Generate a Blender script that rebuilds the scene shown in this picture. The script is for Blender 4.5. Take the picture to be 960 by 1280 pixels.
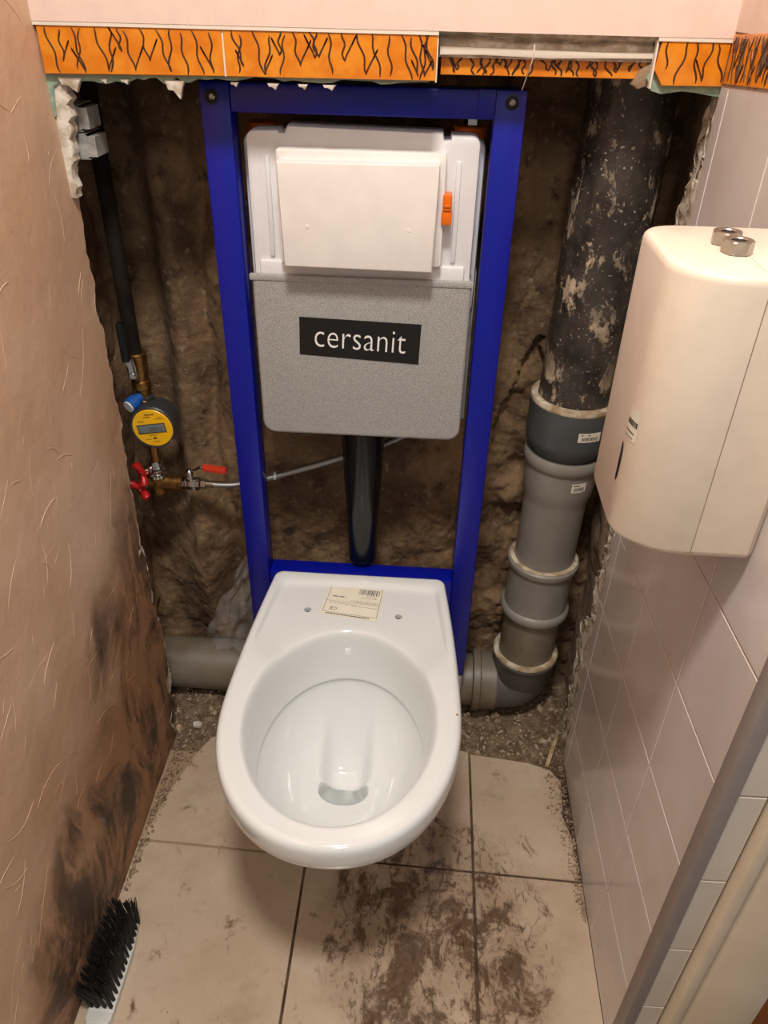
import bpy, bmesh, math, random
import numpy as np
from mathutils import Vector, Matrix
for o in list(bpy.data.objects): bpy.data.objects.remove(o)
S = bpy.context.scene
COL = S.collection
random.seed(7)
PI = math.pi

# ------------------------------------------------------------------ camera
cam = bpy.data.cameras.new('camera'); co = bpy.data.objects.new('camera', cam); COL.objects.link(co)
cam.sensor_fit = 'VERTICAL'; cam.sensor_height = 32.0; cam.lens = 24.0
cam.clip_start = 0.02
_n = lambda v: v / np.linalg.norm(v)
dn = _n(np.array([-33., 1395., 960.]))                 # direction of gravity seen from the lens
fw = np.array([74., -655., 960.]); fw = _n(fw - dn * (fw @ dn))
Rm = np.array([np.cross(fw, -dn), fw, -dn])
CAMZ = 1.31
M = Matrix.Identity(4)
for i in range(3):
    M[i][0] = Rm[i, 0]; M[i][1] = -Rm[i, 1]; M[i][2] = -Rm[i, 2]
M[2][3] = CAMZ
co.matrix_world = M
S.camera = co

# ------------------------------------------------------------------ light, world, exposure
W = bpy.data.worlds.new('hallway'); S.world = W; W.use_nodes = True
W.node_tree.nodes['Background'].inputs[0].default_value = (1.0, 0.95, 0.90, 1)
W.node_tree.nodes['Background'].inputs[1].default_value = 0.26
def area(name, loc, target, size, energy, color):
    l = bpy.data.lights.new(name, 'AREA'); l.shape = 'DISK'; l.size = size; l.energy = energy; l.color = color
    o = bpy.data.objects.new(name, l); COL.objects.link(o); o.location = loc
    o.rotation_euler = (Vector(target) - Vector(loc)).to_track_quat('-Z', 'Y').to_euler()
    return o
area('ceiling_lamp', (-0.06, 0.17, 2.42), (-0.06, 0.21, 0), 0.26, 29.0, (1.0, 0.965, 0.915))
area('hallway_lamp', (0.10, -0.75, 2.25), (0.0, 1.0, 0.7), 0.35, 4.5, (1.0, 0.965, 0.915))
S.view_settings.view_transform = 'Standard'; S.view_settings.look = 'None'
S.view_settings.exposure = 0.0; S.view_settings.gamma = 1.0
S.view_settings.use_curve_mapping = False

# ------------------------------------------------------------------ materials
def s2l(c): return tuple(((x/255.)/12.92 if x/255. <= .04045 else ((x/255.+.055)/1.055)**2.4) for x in c) + (1,)
MATS = {}
class NT:
    def __init__(s, name):
        s.m = bpy.data.materials.new(name); s.m.use_nodes = True
        s.t = s.m.node_tree; s.b = s.t.nodes['Principled BSDF']; MATS[name] = s.m
        s.tc = s.t.nodes.new('ShaderNodeTexCoord')
        s.co = s.tc.outputs['Object']
    def link(s, a, b): s.t.links.new(a, b)
    def noise(s, scale, detail=4, rough=.55, dist=0, co=None):
        n = s.t.nodes.new('ShaderNodeTexNoise'); n.inputs['Scale'].default_value = scale
        n.inputs['Detail'].default_value = detail; n.inputs['Roughness'].default_value = rough; n.inputs['Distortion'].default_value = dist
        s.link(co or s.co, n.inputs['Vector']); return n.outputs['Fac']
    def voro(s, scale, co=None, feature='F1'):
        n = s.t.nodes.new('ShaderNodeTexVoronoi'); n.inputs['Scale'].default_value = scale; n.feature = feature
        s.link(co or s.co, n.inputs['Vector']); return n.outputs['Distance']
    def stretch(s, sc):
        n = s.t.nodes.new('ShaderNodeMapping'); n.inputs['Scale'].default_value = sc
        s.link(s.co, n.inputs['Vector']); return n.outputs['Vector']
    def ramp(s, fac, a, b):      # scalar ramp 0..1 between a and b
        n = s.t.nodes.new('ShaderNodeMapRange'); n.interpolation_type = 'SMOOTHSTEP'
        n.inputs['From Min'].default_value = a; n.inputs['From Max'].default_value = b
        s.link(fac, n.inputs['Value']); return n.outputs['Result']
    def math(s, op, a, b):
        n = s.t.nodes.new('ShaderNodeMath'); n.operation = op
        for i, v in enumerate((a, b)):
            if isinstance(v, (int, float)): n.inputs[i].default_value = v
            else: s.link(v, n.inputs[i])
        return n.outputs[0]
    def mix(s, fac, a, b):
        n = s.t.nodes.new('ShaderNodeMix'); n.data_type = 'RGBA'
        if isinstance(fac, (int, float)): n.inputs['Factor'].default_value = fac
        else: s.link(fac, n.inputs['Factor'])
        for k, v in (('A', a), ('B', b)):
            sk = [i for i in n.inputs if i.name == k and i.type == 'RGBA'][0]
            if isinstance(v, tuple): sk.default_value = v
            else: s.link(v, sk)
        return [o for o in n.outputs if o.type == 'RGBA'][0]
    def xyz(s):
        n = s.t.nodes.new('ShaderNodeSeparateXYZ'); s.link(s.co, n.inputs[0]); return n.outputs
    def bump(s, h, strength=.3, dist=.002):
        n = s.t.nodes.new('ShaderNodeBump'); n.inputs['Strength'].default_value = strength; n.inputs['Distance'].default_value = dist
        s.link(h, n.inputs['Height']); s.link(n.outputs[0], s.b.inputs['Normal'])
    def set(s, col=None, rough=None, metal=None, **k):
        if col is not None:
            if isinstance(col, tuple): s.b.inputs['Base Color'].default_value = col
            else: s.link(col, s.b.inputs['Base Color'])
        if rough is not None:
            if isinstance(rough, (int, float)): s.b.inputs['Roughness'].default_value = rough
            else: s.link(rough, s.b.inputs['Roughness'])
        if metal is not None: s.b.inputs['Metallic'].default_value = metal
        for kk, v in k.items(): s.b.inputs[kk.replace('_', ' ')].default_value = v
        return s
def simple(name, c1, rough=.5, c2=None, scale=30, metal=0, bump=0, bscale=60, **k):
    n = NT(name)
    c1 = s2l(c1)
    if c2: n.set(n.mix(n.ramp(n.noise(scale), .35, .65), c1, s2l(c2)), rough, metal, **k)
    else:
        n.set(n.mix(n.ramp(n.noise(scale), .3, .7), c1, tuple(x*.94 for x in c1[:3]) + (1,)), rough, metal, **k)
    if bump: n.bump(n.noise(bscale, 3), bump)
    return n.m

simple('pink_paint', (228, 202, 187), .75, bump=.15, bscale=120)
simple('ceiling_paint', (238, 232, 222), .8)
simple('gypsum', (222, 214, 200), .9, (176, 160, 138), 60, bump=.6, bscale=160)
simple('green_board', (128, 156, 138), .85, (160, 172, 150), 70)
simple('grout', (196, 178, 154), .9, (158, 138, 112), 40)
simple('ceramic_edge', (226, 214, 198), .8)
simple('orange_glaze', (222, 138, 36), .12, (210, 118, 24), 45)
simple('pattern_ink', (70, 42, 26), .35)
simple('blue_paint', (2, 17, 142), .33, bump=.04, bscale=300)
simple('steel', (170, 166, 158), .32, metal=1)
simple('dull_black', (18, 17, 17), .5)
simple('tank_plastic', (228, 226, 226), .28)
simple('cover_plastic', (236, 230, 224), .3)
simple('orange_plastic', (235, 110, 10), .3)
simple('black_print', (20, 19, 18), .4)
simple('white_print', (238, 236, 230), .5)
simple('black_plastic', (13, 15, 16), .2)
simple('brass', (150, 112, 62), .35, (120, 84, 44), 60, metal=.9)
simple('chrome', (200, 198, 192), .15, metal=1)
simple('red_plastic', (178, 22, 20), .35)
simple('red_grip', (205, 52, 28), .45)
simple('yellow_face', (246, 184, 14), .35)
simple('meter_body', (52, 52, 54), .4)
simple('lcd', (108, 118, 112), .2)
simple('lcd_digit', (58, 66, 64), .3)
simple('blue_plastic', (28, 84, 160), .35)
simple('cap_white', (206, 210, 208), .4)
simple('trim_plastic', (160, 150, 146), .45)
simple('door_paint', (222, 205, 182), .4, (214, 196, 170), 8, bump=.12, bscale=25)
simple('door_wood', (170, 96, 46), .35, (150, 78, 34), 12)
simple('dispenser_plastic', (226, 211, 192), .3)
simple('dispenser_dark', (36, 32, 30), .3)
simple('label_paper', (222, 216, 200), .6)
simple('toilet_label', (238, 231, 212), .5)
simple('label_ink', (60, 54, 48), .6)
simple('brush_plastic', (206, 206, 200), .4)
simple('bristle', (22, 19, 18), .6)
simple('thread', (226, 214, 200), .8)
simple('splinter_wood', (196, 170, 134), .7, (160, 130, 96), 80)
simple('chip', (226, 220, 210), .8, (190, 180, 165), 80)
simple('zinc', (188, 186, 180), .45, (158, 156, 150), 50, metal=.35, bump=.5, bscale=260)
simple('dark_gap', (40, 34, 28), .9)
simple('lip_cream', (206, 196, 176), .5, (150, 128, 96), 40)
simple('old_steel', (34, 26, 20), .85, (22, 17, 13), 30, bump=.3, Specular_IOR_Level=.15)
simple('dispenser_seam', (160, 140, 118), .6)
simple('rust', (176, 120, 62), .6)

n = NT('ceramic'); n.set(s2l((226, 228, 226)), .07, 0, Coat_Weight=.4, Coat_Roughness=.03)
n = NT('grey_tile')
n.set(n.mix(n.ramp(n.noise(9, 3), .3, .7), s2l((218, 210, 206)), s2l((210, 199, 193))), .16); n.bump(n.noise(14, 2), .04)
n = NT('return_tile')
n.set(n.mix(n.ramp(n.noise(9, 3), .3, .7), s2l((216, 206, 192)), s2l((207, 195, 179))), .2)
n = NT('eps')                      # speckled grey shell
n.set(n.mix(n.ramp(n.noise(650, 2), .36, .64), s2l((146, 144, 141)), s2l((180, 178, 175))), .5); n.bump(n.noise(500, 2), .25, .001)
n = NT('left_plaster')
x, y, z = n.xyz()
b1 = n.mix(n.ramp(n.noise(5, 4), .3, .7), s2l((209, 178, 151)), s2l((196, 160, 130)))
# ochre water staining that grows towards the floor and the niche
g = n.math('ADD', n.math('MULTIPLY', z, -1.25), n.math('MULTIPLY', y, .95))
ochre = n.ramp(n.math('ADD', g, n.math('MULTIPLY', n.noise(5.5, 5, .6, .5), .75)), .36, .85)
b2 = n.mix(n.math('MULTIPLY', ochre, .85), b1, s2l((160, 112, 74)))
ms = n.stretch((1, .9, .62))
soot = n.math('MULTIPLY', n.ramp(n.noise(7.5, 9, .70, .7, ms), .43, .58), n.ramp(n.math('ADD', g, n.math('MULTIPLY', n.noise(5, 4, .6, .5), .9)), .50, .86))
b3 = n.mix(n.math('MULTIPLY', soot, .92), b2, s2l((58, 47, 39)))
speck = n.math('MULTIPLY', n.ramp(n.noise(120, 3), .66, .74), n.ramp(g, .35, .7))
b4 = n.mix(n.math('MULTIPLY', speck, .5), b3, s2l((224, 196, 166)))
n.set(b4, .62); n.bump(n.noise(38, 7, .62, .3), .30, .004)
n = NT('rough_masonry')
r1 = n.ramp(n.noise(7, 8, .66, .6), .33, .68)
c = n.mix(r1, s2l((88, 64, 43)), s2l((148, 118, 86)))
c = n.mix(n.ramp(n.noise(26, 6, .7), .5, .72), c, s2l((62, 44, 30)))
c = n.mix(n.math('MULTIPLY', n.ramp(n.noise(75, 4), .58, .75), .6), c, s2l((172, 152, 124)))
n.set(c, .95); n.bump(n.noise(90, 8, .7), .8, .006)
n = NT('niche_plaster')
c = n.mix(n.ramp(n.noise(9, 7, .62), .35, .68), s2l((168, 140, 112)), s2l((120, 96, 74)))
c = n.mix(n.ramp(n.noise(60, 5), .6, .72), c, s2l((90, 70, 54)))
n.set(c, .95); n.bump(n.noise(120, 7, .7), .6, .004)
n = NT('rubble_ground')
c = n.mix(n.ramp(n.noise(45, 6, .7), .4, .65), s2l((112, 90, 68)), s2l((158, 134, 106)))
n.set(c, .95); n.bump(n.noise(160, 6, .7), 1.0, .008)
n = NT('pebbles')
oi = n.voro(95)
c = n.mix(n.ramp(n.noise(60, 3), .38, .62), s2l((122, 98, 76)), s2l((178, 156, 130)))
n.set(c, .9); n.bump(n.noise(300, 3), .3)
n = NT('floor_tile')
x, y, z = n.xyz()
c = n.mix(n.ramp(n.noise(6, 6, .6), .3, .7), s2l((196, 176, 154)), s2l((180, 157, 133)))
# mud smears: mostly on the tiles in front of the bowl
dx = n.math('ADD', x, -.075); dy = n.math('ADD', y, -.66)
d2 = n.math('ADD', n.math('MULTIPLY', n.math('MULTIPLY', dx, dx), 24.), n.math('MULTIPLY', n.math('MULTIPLY', dy, dy), 18.))
near = n.ramp(d2, 1.35, .12)
sm = n.stretch((1.25, 1, 1))
mud = n.ramp(n.math('ADD', n.noise(13, 10, .74, .5, sm), n.math('MULTIPLY', near, .135)), .575, .69)
c = n.mix(n.math('MULTIPLY', n.ramp(n.math('ADD', n.noise(7, 6, .6), n.math('MULTIPLY', near, .22)), .5, .78), .55), c, s2l((140, 112, 84)))
c = n.mix(n.math('MULTIPLY', mud, .88), c, s2l((84, 60, 40)))
strk = n.math('MULTIPLY', n.ramp(n.noise(52, 6, .7, 1.2, n.stretch((1.5, .8, 1))), .52, .62), n.ramp(near, .12, .7))
c = n.mix(n.math('MULTIPLY', strk, .75), c, s2l((72, 52, 34)))
dust = n.ramp(n.noise(26, 6, .65, .4), .58, .72)
c = n.mix(n.math('MULTIPLY', dust, .35), c, s2l((140, 112, 84)))
c = n.mix(n.math('MULTIPLY', n.ramp(n.noise(150, 3), .68, .76), .5), c, s2l((214, 196, 170)))
n.set(c, n.ramp(n.noise(12), .2, 1.1)); n.bump(n.noise(70, 6), .15, .002)
n = NT('floor_grout')
x, y, z = n.xyz()
gc = n.mix(n.ramp(n.noise(30, 4), .4, .6), s2l((62, 46, 33)), s2l((92, 72, 54)))
n.set(n.mix(n.math('MULTIPLY', n.ramp(n.math('ADD', x, n.math('MULTIPLY', n.noise(14, 3), .12)), -.09, -.16), n.ramp(y, .70, .76)), gc, s2l((156, 130, 104))), .9)
n = NT('cast_iron')
st = n.stretch((1, 1, .55))
fl = n.ramp(n.noise(26, 9, .74, .25, st), .53, .59)
zs = n.ramp(n.noise(8, 4), .40, .60)
c = n.mix(n.ramp(n.noise(20, 6), .3, .7), s2l((28, 25, 23)), s2l((66, 60, 54)))
c = n.mix(n.math('MULTIPLY', fl, n.math('ADD', n.math('MULTIPLY', zs, .65), .28)), c, s2l((196, 176, 148)))
c = n.mix(n.math('MULTIPLY', n.ramp(n.noise(190, 3), .64, .7), .55), c, s2l((200, 186, 164)))
n.set(c, .42); n.bump(n.noise(40, 7, .65), .5, .004)
def pvc(name, c1, c2, d):
    n = NT(name)
    c = n.mix(n.ramp(n.noise(10, 5), .35, .7), s2l(c1), s2l(c2))
    c = n.mix(n.math('MULTIPLY', n.ramp(n.noise(24, 7, .7, .5), .52, .68), d), c, s2l((118, 94, 70)))
    n.set(c, .42)
pvc('pvc_grey', (136, 132, 124), (124, 120, 112), .12)
pvc('pvc_dark', (72, 76, 78), (64, 67, 69), .12)
pvc('pvc_elbow', (88, 86, 82), (72, 70, 66), .6)
pvc('pvc_dusty', (124, 114, 100), (104, 92, 76), .85)
n = NT('braid')
w = n.t.nodes.new('ShaderNodeTexWave'); w.inputs['Scale'].default_value = 160; w.wave_type = 'BANDS'; w.bands_direction = 'DIAGONAL'
n.link(n.co, w.inputs['Vector'])
n.set(n.mix(w.outputs['Fac'], s2l((112, 108, 104)), s2l((196, 192, 186))), .35, .9); n.bump(w.outputs['Fac'], .5, .001)
n = NT('film')
n.set((.8, .8, .78, 1), .1, 0, IOR=1.5, Alpha=.13)
n = NT('water'); n.set((.9, .93, .92, 1), .02, 0, Transmission_Weight=.9, IOR=1.33)

# ------------------------------------------------------------------ mesh helpers
class MB:
    def __init__(s): s.v = []; s.f = []
    def add(s, v, f):
        b = len(s.v); s.v += [tuple(map(float, p)) for p in v]; s.f += [tuple(b + i for i in q) for q in f]; return s
    def box(s, mn, mx, bev=0, seg=2):
        bm = bmesh.new(); bmesh.ops.create_cube(bm, size=1)
        for v in bm.verts:
            v.co = Vector([(mn[i] + mx[i]) / 2 + v.co[i] * (mx[i] - mn[i]) for i in range(3)])
        if bev: bmesh.ops.bevel(bm, geom=bm.edges[:], offset=bev, segments=seg, affect='EDGES', profile=.5)
        return s.bm(bm)
    def bm(s, bm):
        bm.verts.index_update()
        s.add([v.co[:] for v in bm.verts], [[v.index for v in f.verts] for f in bm.faces]); bm.free(); return s
    def loft(s, rings, cap0=True, cap1=True):
        N = len(rings[0]); v = [p for r in rings for p in r]; f = []
        for i in range(len(rings) - 1):
            for j in range(N):
                k = (j + 1) % N
                f.append((i*N + j, i*N + k, (i+1)*N + k, (i+1)*N + j))
        if cap0: f.append(tuple(range(N - 1, -1, -1)))
        if cap1: f.append(tuple((len(rings) - 1)*N + j for j in range(N)))
        return s.add(v, f)
    def lathe(s, prof, seg=40, c=(0, 0, 0), ax='z'):
        rings = []
        for r, h in prof:
            ring = []
            for j in range(seg):
                a = 2*PI*j/seg; q = (r*math.cos(a), r*math.sin(a))
                p = {'z': (q[0], q[1], h), 'y': (q[0], h, -q[1]), 'x': (h, q[0], q[1])}[ax]
                ring.append((p[0] + c[0], p[1] + c[1], p[2] + c[2]))
            rings.append(ring)
        return s.loft(rings)
    def tube(s, pts, r, seg=10, cap=True):
        pts = [Vector(p) for p in pts]; n_ = len(pts)
        rad = r if isinstance(r, (list, tuple)) else [r]*n_
        t0 = (pts[1] - pts[0]).normalized(); up = Vector((0, 0, 1)) if abs(t0.z) < .9 else Vector((1, 0, 0))
        u = t0.cross(up).normalized(); rings = []
        for i, p in enumerate(pts):
            t = ((pts[min(i+1, n_-1)] - p).normalized() + (p - pts[max(i-1, 0)]).normalized())
            t = t.normalized() if t.length > 1e-6 else t0
            u = (u - t*u.dot(t)).normalized(); w = t.cross(u)
            rings.append([p + (u*math.cos(2*PI*j/seg) + w*math.sin(2*PI*j/seg))*rad[i] for j in range(seg)])
        return s.loft(rings, cap, cap)
    def prism(s, poly, axis, a, b, bev=0, seg=2):
        # polygon in the plane normal to axis ('x','y','z'), from a to b
        def P(p, h): return {'y': (p[0], h, p[1]), 'x': (h, p[0], p[1]), 'z': (p[0], p[1], h)}[axis]
        bm = bmesh.new(); va = [bm.verts.new(P(p, a)) for p in poly]; vb = [bm.verts.new(P(p, b)) for p in poly]
        N = len(poly); fa = bm.faces.new(va); fb = bm.faces.new(vb[::-1])
        for j in range(N): bm.faces.new((va[j], vb[j], vb[(j+1) % N], va[(j+1) % N]))
        bmesh.ops.recalc_face_normals(bm, faces=bm.faces[:])
        if bev: bmesh.ops.bevel(bm, geom=[e for e in fa.edges] , offset=bev, segments=seg, affect='EDGES', profile=.5)
        return s.bm(bm)
    def build(s, name, mat, parent=None, smooth=35, recalc=True):
        me = bpy.data.meshes.new(name); me.from_pydata(s.v, [], s.f)
        if recalc:
            bm = bmesh.new(); bm.from_mesh(me); bmesh.ops.recalc_face_normals(bm, faces=bm.faces[:]); bm.to_mesh(me); bm.free()
        me.materials.append(MATS[mat])
        if smooth:
            me.polygons.foreach_set('use_smooth', [True]*len(me.polygons)); me.set_sharp_from_angle(angle=math.radians(smooth))
        me.update()
        o = bpy.data.objects.new(name, me); COL.objects.link(o)
        if parent: o.parent = parent
        return o
def tag(o, label, cat, group=None):
    o['label'] = label; o['category'] = cat
    if group: o['group'] = group
    return o
def struct(o): o['kind'] = 'structure'; return o
def empty(name, label, cat, loc=(0, 0, 0), group=None):
    o = bpy.data.objects.new(name, None); COL.objects.link(o); o.location = loc; o.empty_display_size = .05
    return tag(o, label, cat, group)
def rrect(x0, x1, z0, z1, r, seg=5):
    rs = r if isinstance(r, (list, tuple)) else [r]*4       # bl, br, tr, tl
    out = []
    for (cx, cz, a0, rr) in ((x0, z0, PI, rs[0]), (x1, z0, 1.5*PI, rs[1]), (x1, z1, 0, rs[2]), (x0, z1, .5*PI, rs[3])):
        px = cx + (rr if cx == x0 else -rr); pz = cz + (rr if cz == z0 else -rr)
        for k in range(seg + 1):
            a = a0 + .5*PI*k/seg; out.append((px + rr*math.cos(a), pz + rr*math.sin(a)))
    return out
def text_mesh(body, size, name, mat, parent, matrix, extrude=.0002, offset=0, align='CENTER', space=1.0):
    cu = bpy.data.curves.new(name, 'FONT'); cu.body = body; cu.size = size; cu.extrude = extrude; cu.offset = offset
    cu.align_x = align; cu.align_y = 'CENTER'; cu.space_character = space; cu.resolution_u = 4
    o = bpy.data.objects.new('tmp', cu); COL.objects.link(o)
    bpy.context.view_layer.update()
    me = bpy.data.meshes.new_from_object(o.evaluated_get(bpy.context.evaluated_depsgraph_get()))
    bpy.data.objects.remove(o); bpy.data.curves.remove(cu)
    me.name = name; me.transform(matrix); me.materials.clear(); me.materials.append(MATS[mat])
    m = bpy.data.objects.new(name, me); COL.objects.link(m); m.parent = parent
    return m
def frame_matrix(o, xdir, ydir):
    x_ = Vector(xdir).normalized(); y_ = Vector(ydir); y_ = (y_ - x_*y_.dot(x_)).normalized(); z_ = x_.cross(y_)
    m = Matrix.Identity(4)
    for i in range(3): m[i][0] = x_[i]; m[i][1] = y_[i]; m[i][2] = z_[i]; m[i][3] = o[i]
    return m
RNG = np.random.default_rng(5)
def vnoise(u, v, cells, seed):
    r = np.random.default_rng(seed); g = r.random((64, 64))
    a = u*cells; b = v*cells; i = np.floor(a).astype(int); j = np.floor(b).astype(int)
    fa = a - i; fb = b - j; fa = fa*fa*(3 - 2*fa); fb = fb*fb*(3 - 2*fb)
    G = lambda p, q: g[p % 64, q % 64]
    return (G(i, j)*(1-fa) + G(i+1, j)*fa)*(1-fb) + (G(i, j+1)*(1-fa) + G(i+1, j+1)*fa)*fb - .5
def fbm(u, v, cells, octs, seed, gain=.5):
    t = 0; a = 1
    for k in range(octs): t = t + a*vnoise(u + 3.1*k, v + 1.7*k, cells*2**k, seed + k); a *= gain
    return t
def grid_mesh(name, P, mat, parent=None, smooth=180, flip=False):
    h, w, _ = P.shape; idx = np.arange(h*w).reshape(h, w)
    q = np.stack([idx[:-1, :-1], idx[:-1, 1:], idx[1:, 1:], idx[1:, :-1]], -1).reshape(-1, 4)
    if flip: q = q[:, ::-1]
    me = bpy.data.meshes.new(name); me.vertices.add(h*w); me.vertices.foreach_set('co', P.reshape(-1).astype(np.float32))
    nf = len(q); me.loops.add(nf*4); me.loops.foreach_set('vertex_index', q.reshape(-1).astype(np.int32))
    me.polygons.add(nf); me.polygons.foreach_set('loop_start', (np.arange(nf)*4).astype(np.int32)); me.polygons.foreach_set('loop_total', np.full(nf, 4, np.int32))
    me.update(calc_edges=True); me.validate()
    me.polygons.foreach_set('use_smooth', [True]*len(me.polygons))
    me.materials.append(MATS[mat]); o = bpy.data.objects.new(name, me); COL.objects.link(o)
    if parent: o.parent = parent
    return o
def frustum(poly3, nrm, t, bev):
    """a tile: base polygon, raised by t along nrm, with a bevelled top edge"""
    P = [Vector(p) for p in poly3]; nrm = Vector(nrm); c = sum(P, Vector())/len(P); N = len(P)
    mid = [p + nrm*(t - bev) for p in P]
    top = []
    for i, p in enumerate(P):
        d1 = (P[(i+1) % N] - p).normalized(); d0 = (P[i-1] - p).normalized()
        ins = (d0 + d1); ins = ins.normalized() if ins.length > 1e-4 else (c - p).normalized()
        if ins.dot(c - p) < 0: ins = -ins
        top.append(p + ins*bev*1.2 + nrm*t)
    return MB().loft([P, mid, top])

# ================================================================== SETTING
XL, XR, YH = -.478, .329, 1.035
# ---- left wall: trowelled plaster sheet with raised ridges
ys = np.linspace(-.35, 1.056, 440); zs = np.linspace(0, 2.5, 700)
Yg, Zg = np.meshgrid(ys, zs)
Hh = fbm(Yg, Zg, 4, 3, 11)*.0030 + fbm(Yg, Zg*.7, 22, 3, 31)*.0010
edge = fbm(zs[None, :]*1.0, zs[None, :]*0, 22, 3, 77)[0]*.022
Yj = Yg.copy()
wgt = np.clip((Yg - .98)/.076, 0, 1)**2
edge_low = np.where(zs < .16, -.02, 0.0)
Yj += wgt*(edge + edge_low)[:, None]
PL = np.stack([XL + Hh, Yj, Zg], -1)
wall_left = struct(grid_mesh('wall_left', PL, 'left_plaster', flip=False))
m = MB()
def wall_x(y, z):
    i0 = min(max(int((y + .35)/1.406*439 + .5), 0), 439); j0 = min(max(int(z/2.5*699 + .5), 0), 699); return XL + Hh[j0, i0]
for k in range(330):                                   # thin trowel ridges, most of them in arcs
    y0 = RNG.uniform(.2, 1.02); z0 = RNG.uniform(.0, 1.40); L = RNG.uniform(.012, .14)*RNG.uniform(.25, 1); a = RNG.normal(.95, .75); cv = RNG.normal(0, 13)
    amp = RNG.uniform(.0004, .0009); m_ = 11; pts = []; yy, zz = y0, z0
    for s_ in range(m_):
        if yy < 1.035 and zz > .004: pts.append((wall_x(yy, zz) - .0002, yy, zz))
        yy += math.cos(a)*L/m_; zz += math.sin(a)*L/m_; a += cv*L/m_
    if len(pts) > 3: m.tube(pts, [.0003] + [amp]*(len(pts) - 2) + [.0003], 6)
rg_ = m.build('trowel_ridge', 'left_plaster', wall_left, 60, False); rg_['kind'] = 'stuff'
# broken gypsum edge of that sheet (white, uneven)
def ragged_strip(name, x0, x1, yf, zs_, prot, mat, parent, seed):
    """uneven broken slab end: cross-section x0..x1, reaching yf + prot"""
    r = np.random.default_rng(seed); m = len(zs_); k = 7
    u = np.linspace(0, 1, k); Zz, U = np.meshgrid(zs_, u, indexing='ij')
    f_ = fbm(Zz, U*.05, 30, 4, seed)
    X_ = x0 + (x1 - x0)*U + fbm(Zz, U, 60, 2, seed+9)*.002
    Y_ = yf(Zz) + prot*(.5 + f_*1.3) * np.sin(PI*np.clip(U*.8 + .1, 0, 1)) + fbm(Zz, U*.1, 140, 2, seed + 4)*.004
    Z_ = Zz + fbm(Zz, U, 50, 2, seed+3)*.004
    back = np.stack([X_[:, ::-1], np.full_like(X_, 1.0), Zz], -1)
    return grid_mesh(name, np.concatenate([np.stack([X_, Y_, Z_], -1)], 1), mat, parent)
zz_ = np.linspace(0.03, 1.21, 330)
ragged_strip('broken_plaster_edge', XL + .0002, XL - .014, lambda z: np.interp(z, zs, edge + edge_low) + 1.0535, zz_, .010, 'gypsum', wall_left, 101)
# flakes of plaster that still stick out of the edge
def flake(name, pts, y0, y1, mat, parent, bev=.0008):
    return MB().prism(pts, 'y', y0, y1, bev).build(name, mat, parent)
for i, (z0, L, w_) in enumerate([(.145, .06, .018), (.215, .03, .010), (.30, .045, .012), (.37, .03, .008), (.46, .05, .006), (.66, .04, .005), (.80, .03, .005), (.93, .05, .007)]):
    m = MB(); q = []
    for k in range(9):
        t = k/8; q.append((1.045 + w_*math.sin(PI*t)*(.8 + .4*random.random()) + .008, z0 + L*(t - .5)))
    q += [(1.035, z0 + L*.5), (1.035, z0 - L*.5)]
    m.prism(q, 'x', XL - .012, XL - .0008, .0006).build('plaster_flake', 'gypsum', wall_left)

# ---- wall above the niche: pink paint, board, border tiles
hb = MB().box((-.62, YH - .002, 1.2665), (.40, YH + .055, 2.5))
wall_back = struct(hb.build('wall_back', 'pink_paint'))
# green gypsum board behind the tiles, broken off along a jagged line
def jag(x0, x1, n_, lo, hi, seed):
    r = random.Random(seed); return [(x0 + (x1 - x0)*k/n_, r.uniform(lo, hi)) for k in range(n_ + 1)]
bd = [(-.492, 1.2665)] + [(-.492, 1.16), (-.474, 1.165), (-.470, 1.198)] + jag(-.460, -.38, 8, 1.203, 1.2065, 3) + jag(-.372, -.30, 9, 1.204, 1.2145, 3) + jag(-.29, -.01, 24, 1.2095, 1.2150, 4) + [(-.002, 1.2665)]
MB().prism(bd, 'y', YH + .007, YH + .0195, .0006).build('gypsum_board', 'green_board', wall_back)
bd = [(.246, 1.2665), (.250, 1.24), (.243, 1.224), (.250, 1.212), (.262, 1.2090), (.285, 1.2125), (.30, 1.2115), (.322, 1.2085), (.336, 1.207), (.342, 1.2665)]
MB().prism(bd, 'y', YH + .007, YH + .0195, .0006).build('gypsum_board', 'green_board', wall_back)
# torn white gypsum under the board
for i, (x0, w_, h_) in enumerate([(-.462, .030, .016), (-.330, .024, .020), (-.385, .012, .006), (-.205, .014, .007), (-.168, .012, .006), (-.138, .016, .006), (-.25, .010, .005), (-.41, .01, .006)]):
    pts = [(x0, 1.2085), (x0 + w_, 1.2085), (x0 + w_*.85, 1.2085 - h_*.4), (x0 + w_*.7, 1.2085 - h_), (x0 + w_*.4, 1.2085 - h_*.55), (x0 + w_*.12, 1.2085 - h_*.5)]
    flake('gypsum_flake', pts, YH + .005, YH + .012, 'gypsum', wall_back)
# white torn strip going down the left end
m = MB(); pl = []
r = random.Random(9)
zs2 = [1.204 - .0065*k for k in range(22)]
for z_ in zs2: pl.append((-.452 - .020*(1.204 - z_)/.14 + r.uniform(-.0035, .0035), z_))
pl2 = [(x_ - .016 - .010*(z_ - 1.067)/.137 - r.uniform(0, .003), z_) for x_, z_ in reversed(pl)]
m.prism(pl + pl2, 'y', YH + .010, YH + .030, .002).build('gypsum_flake', 'gypsum', wall_back)
# thin light joint between paint and tiles
MB().box((XL, YH - .0015, 1.2625), (-.002, YH + .010, 1.2672)).build('joint', 'ceramic_edge', wall_back)
MB().box((.246, YH - .0015, 1.2625), (XR, YH + .010, 1.2672)).build('joint', 'ceramic_edge', wall_back)
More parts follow.
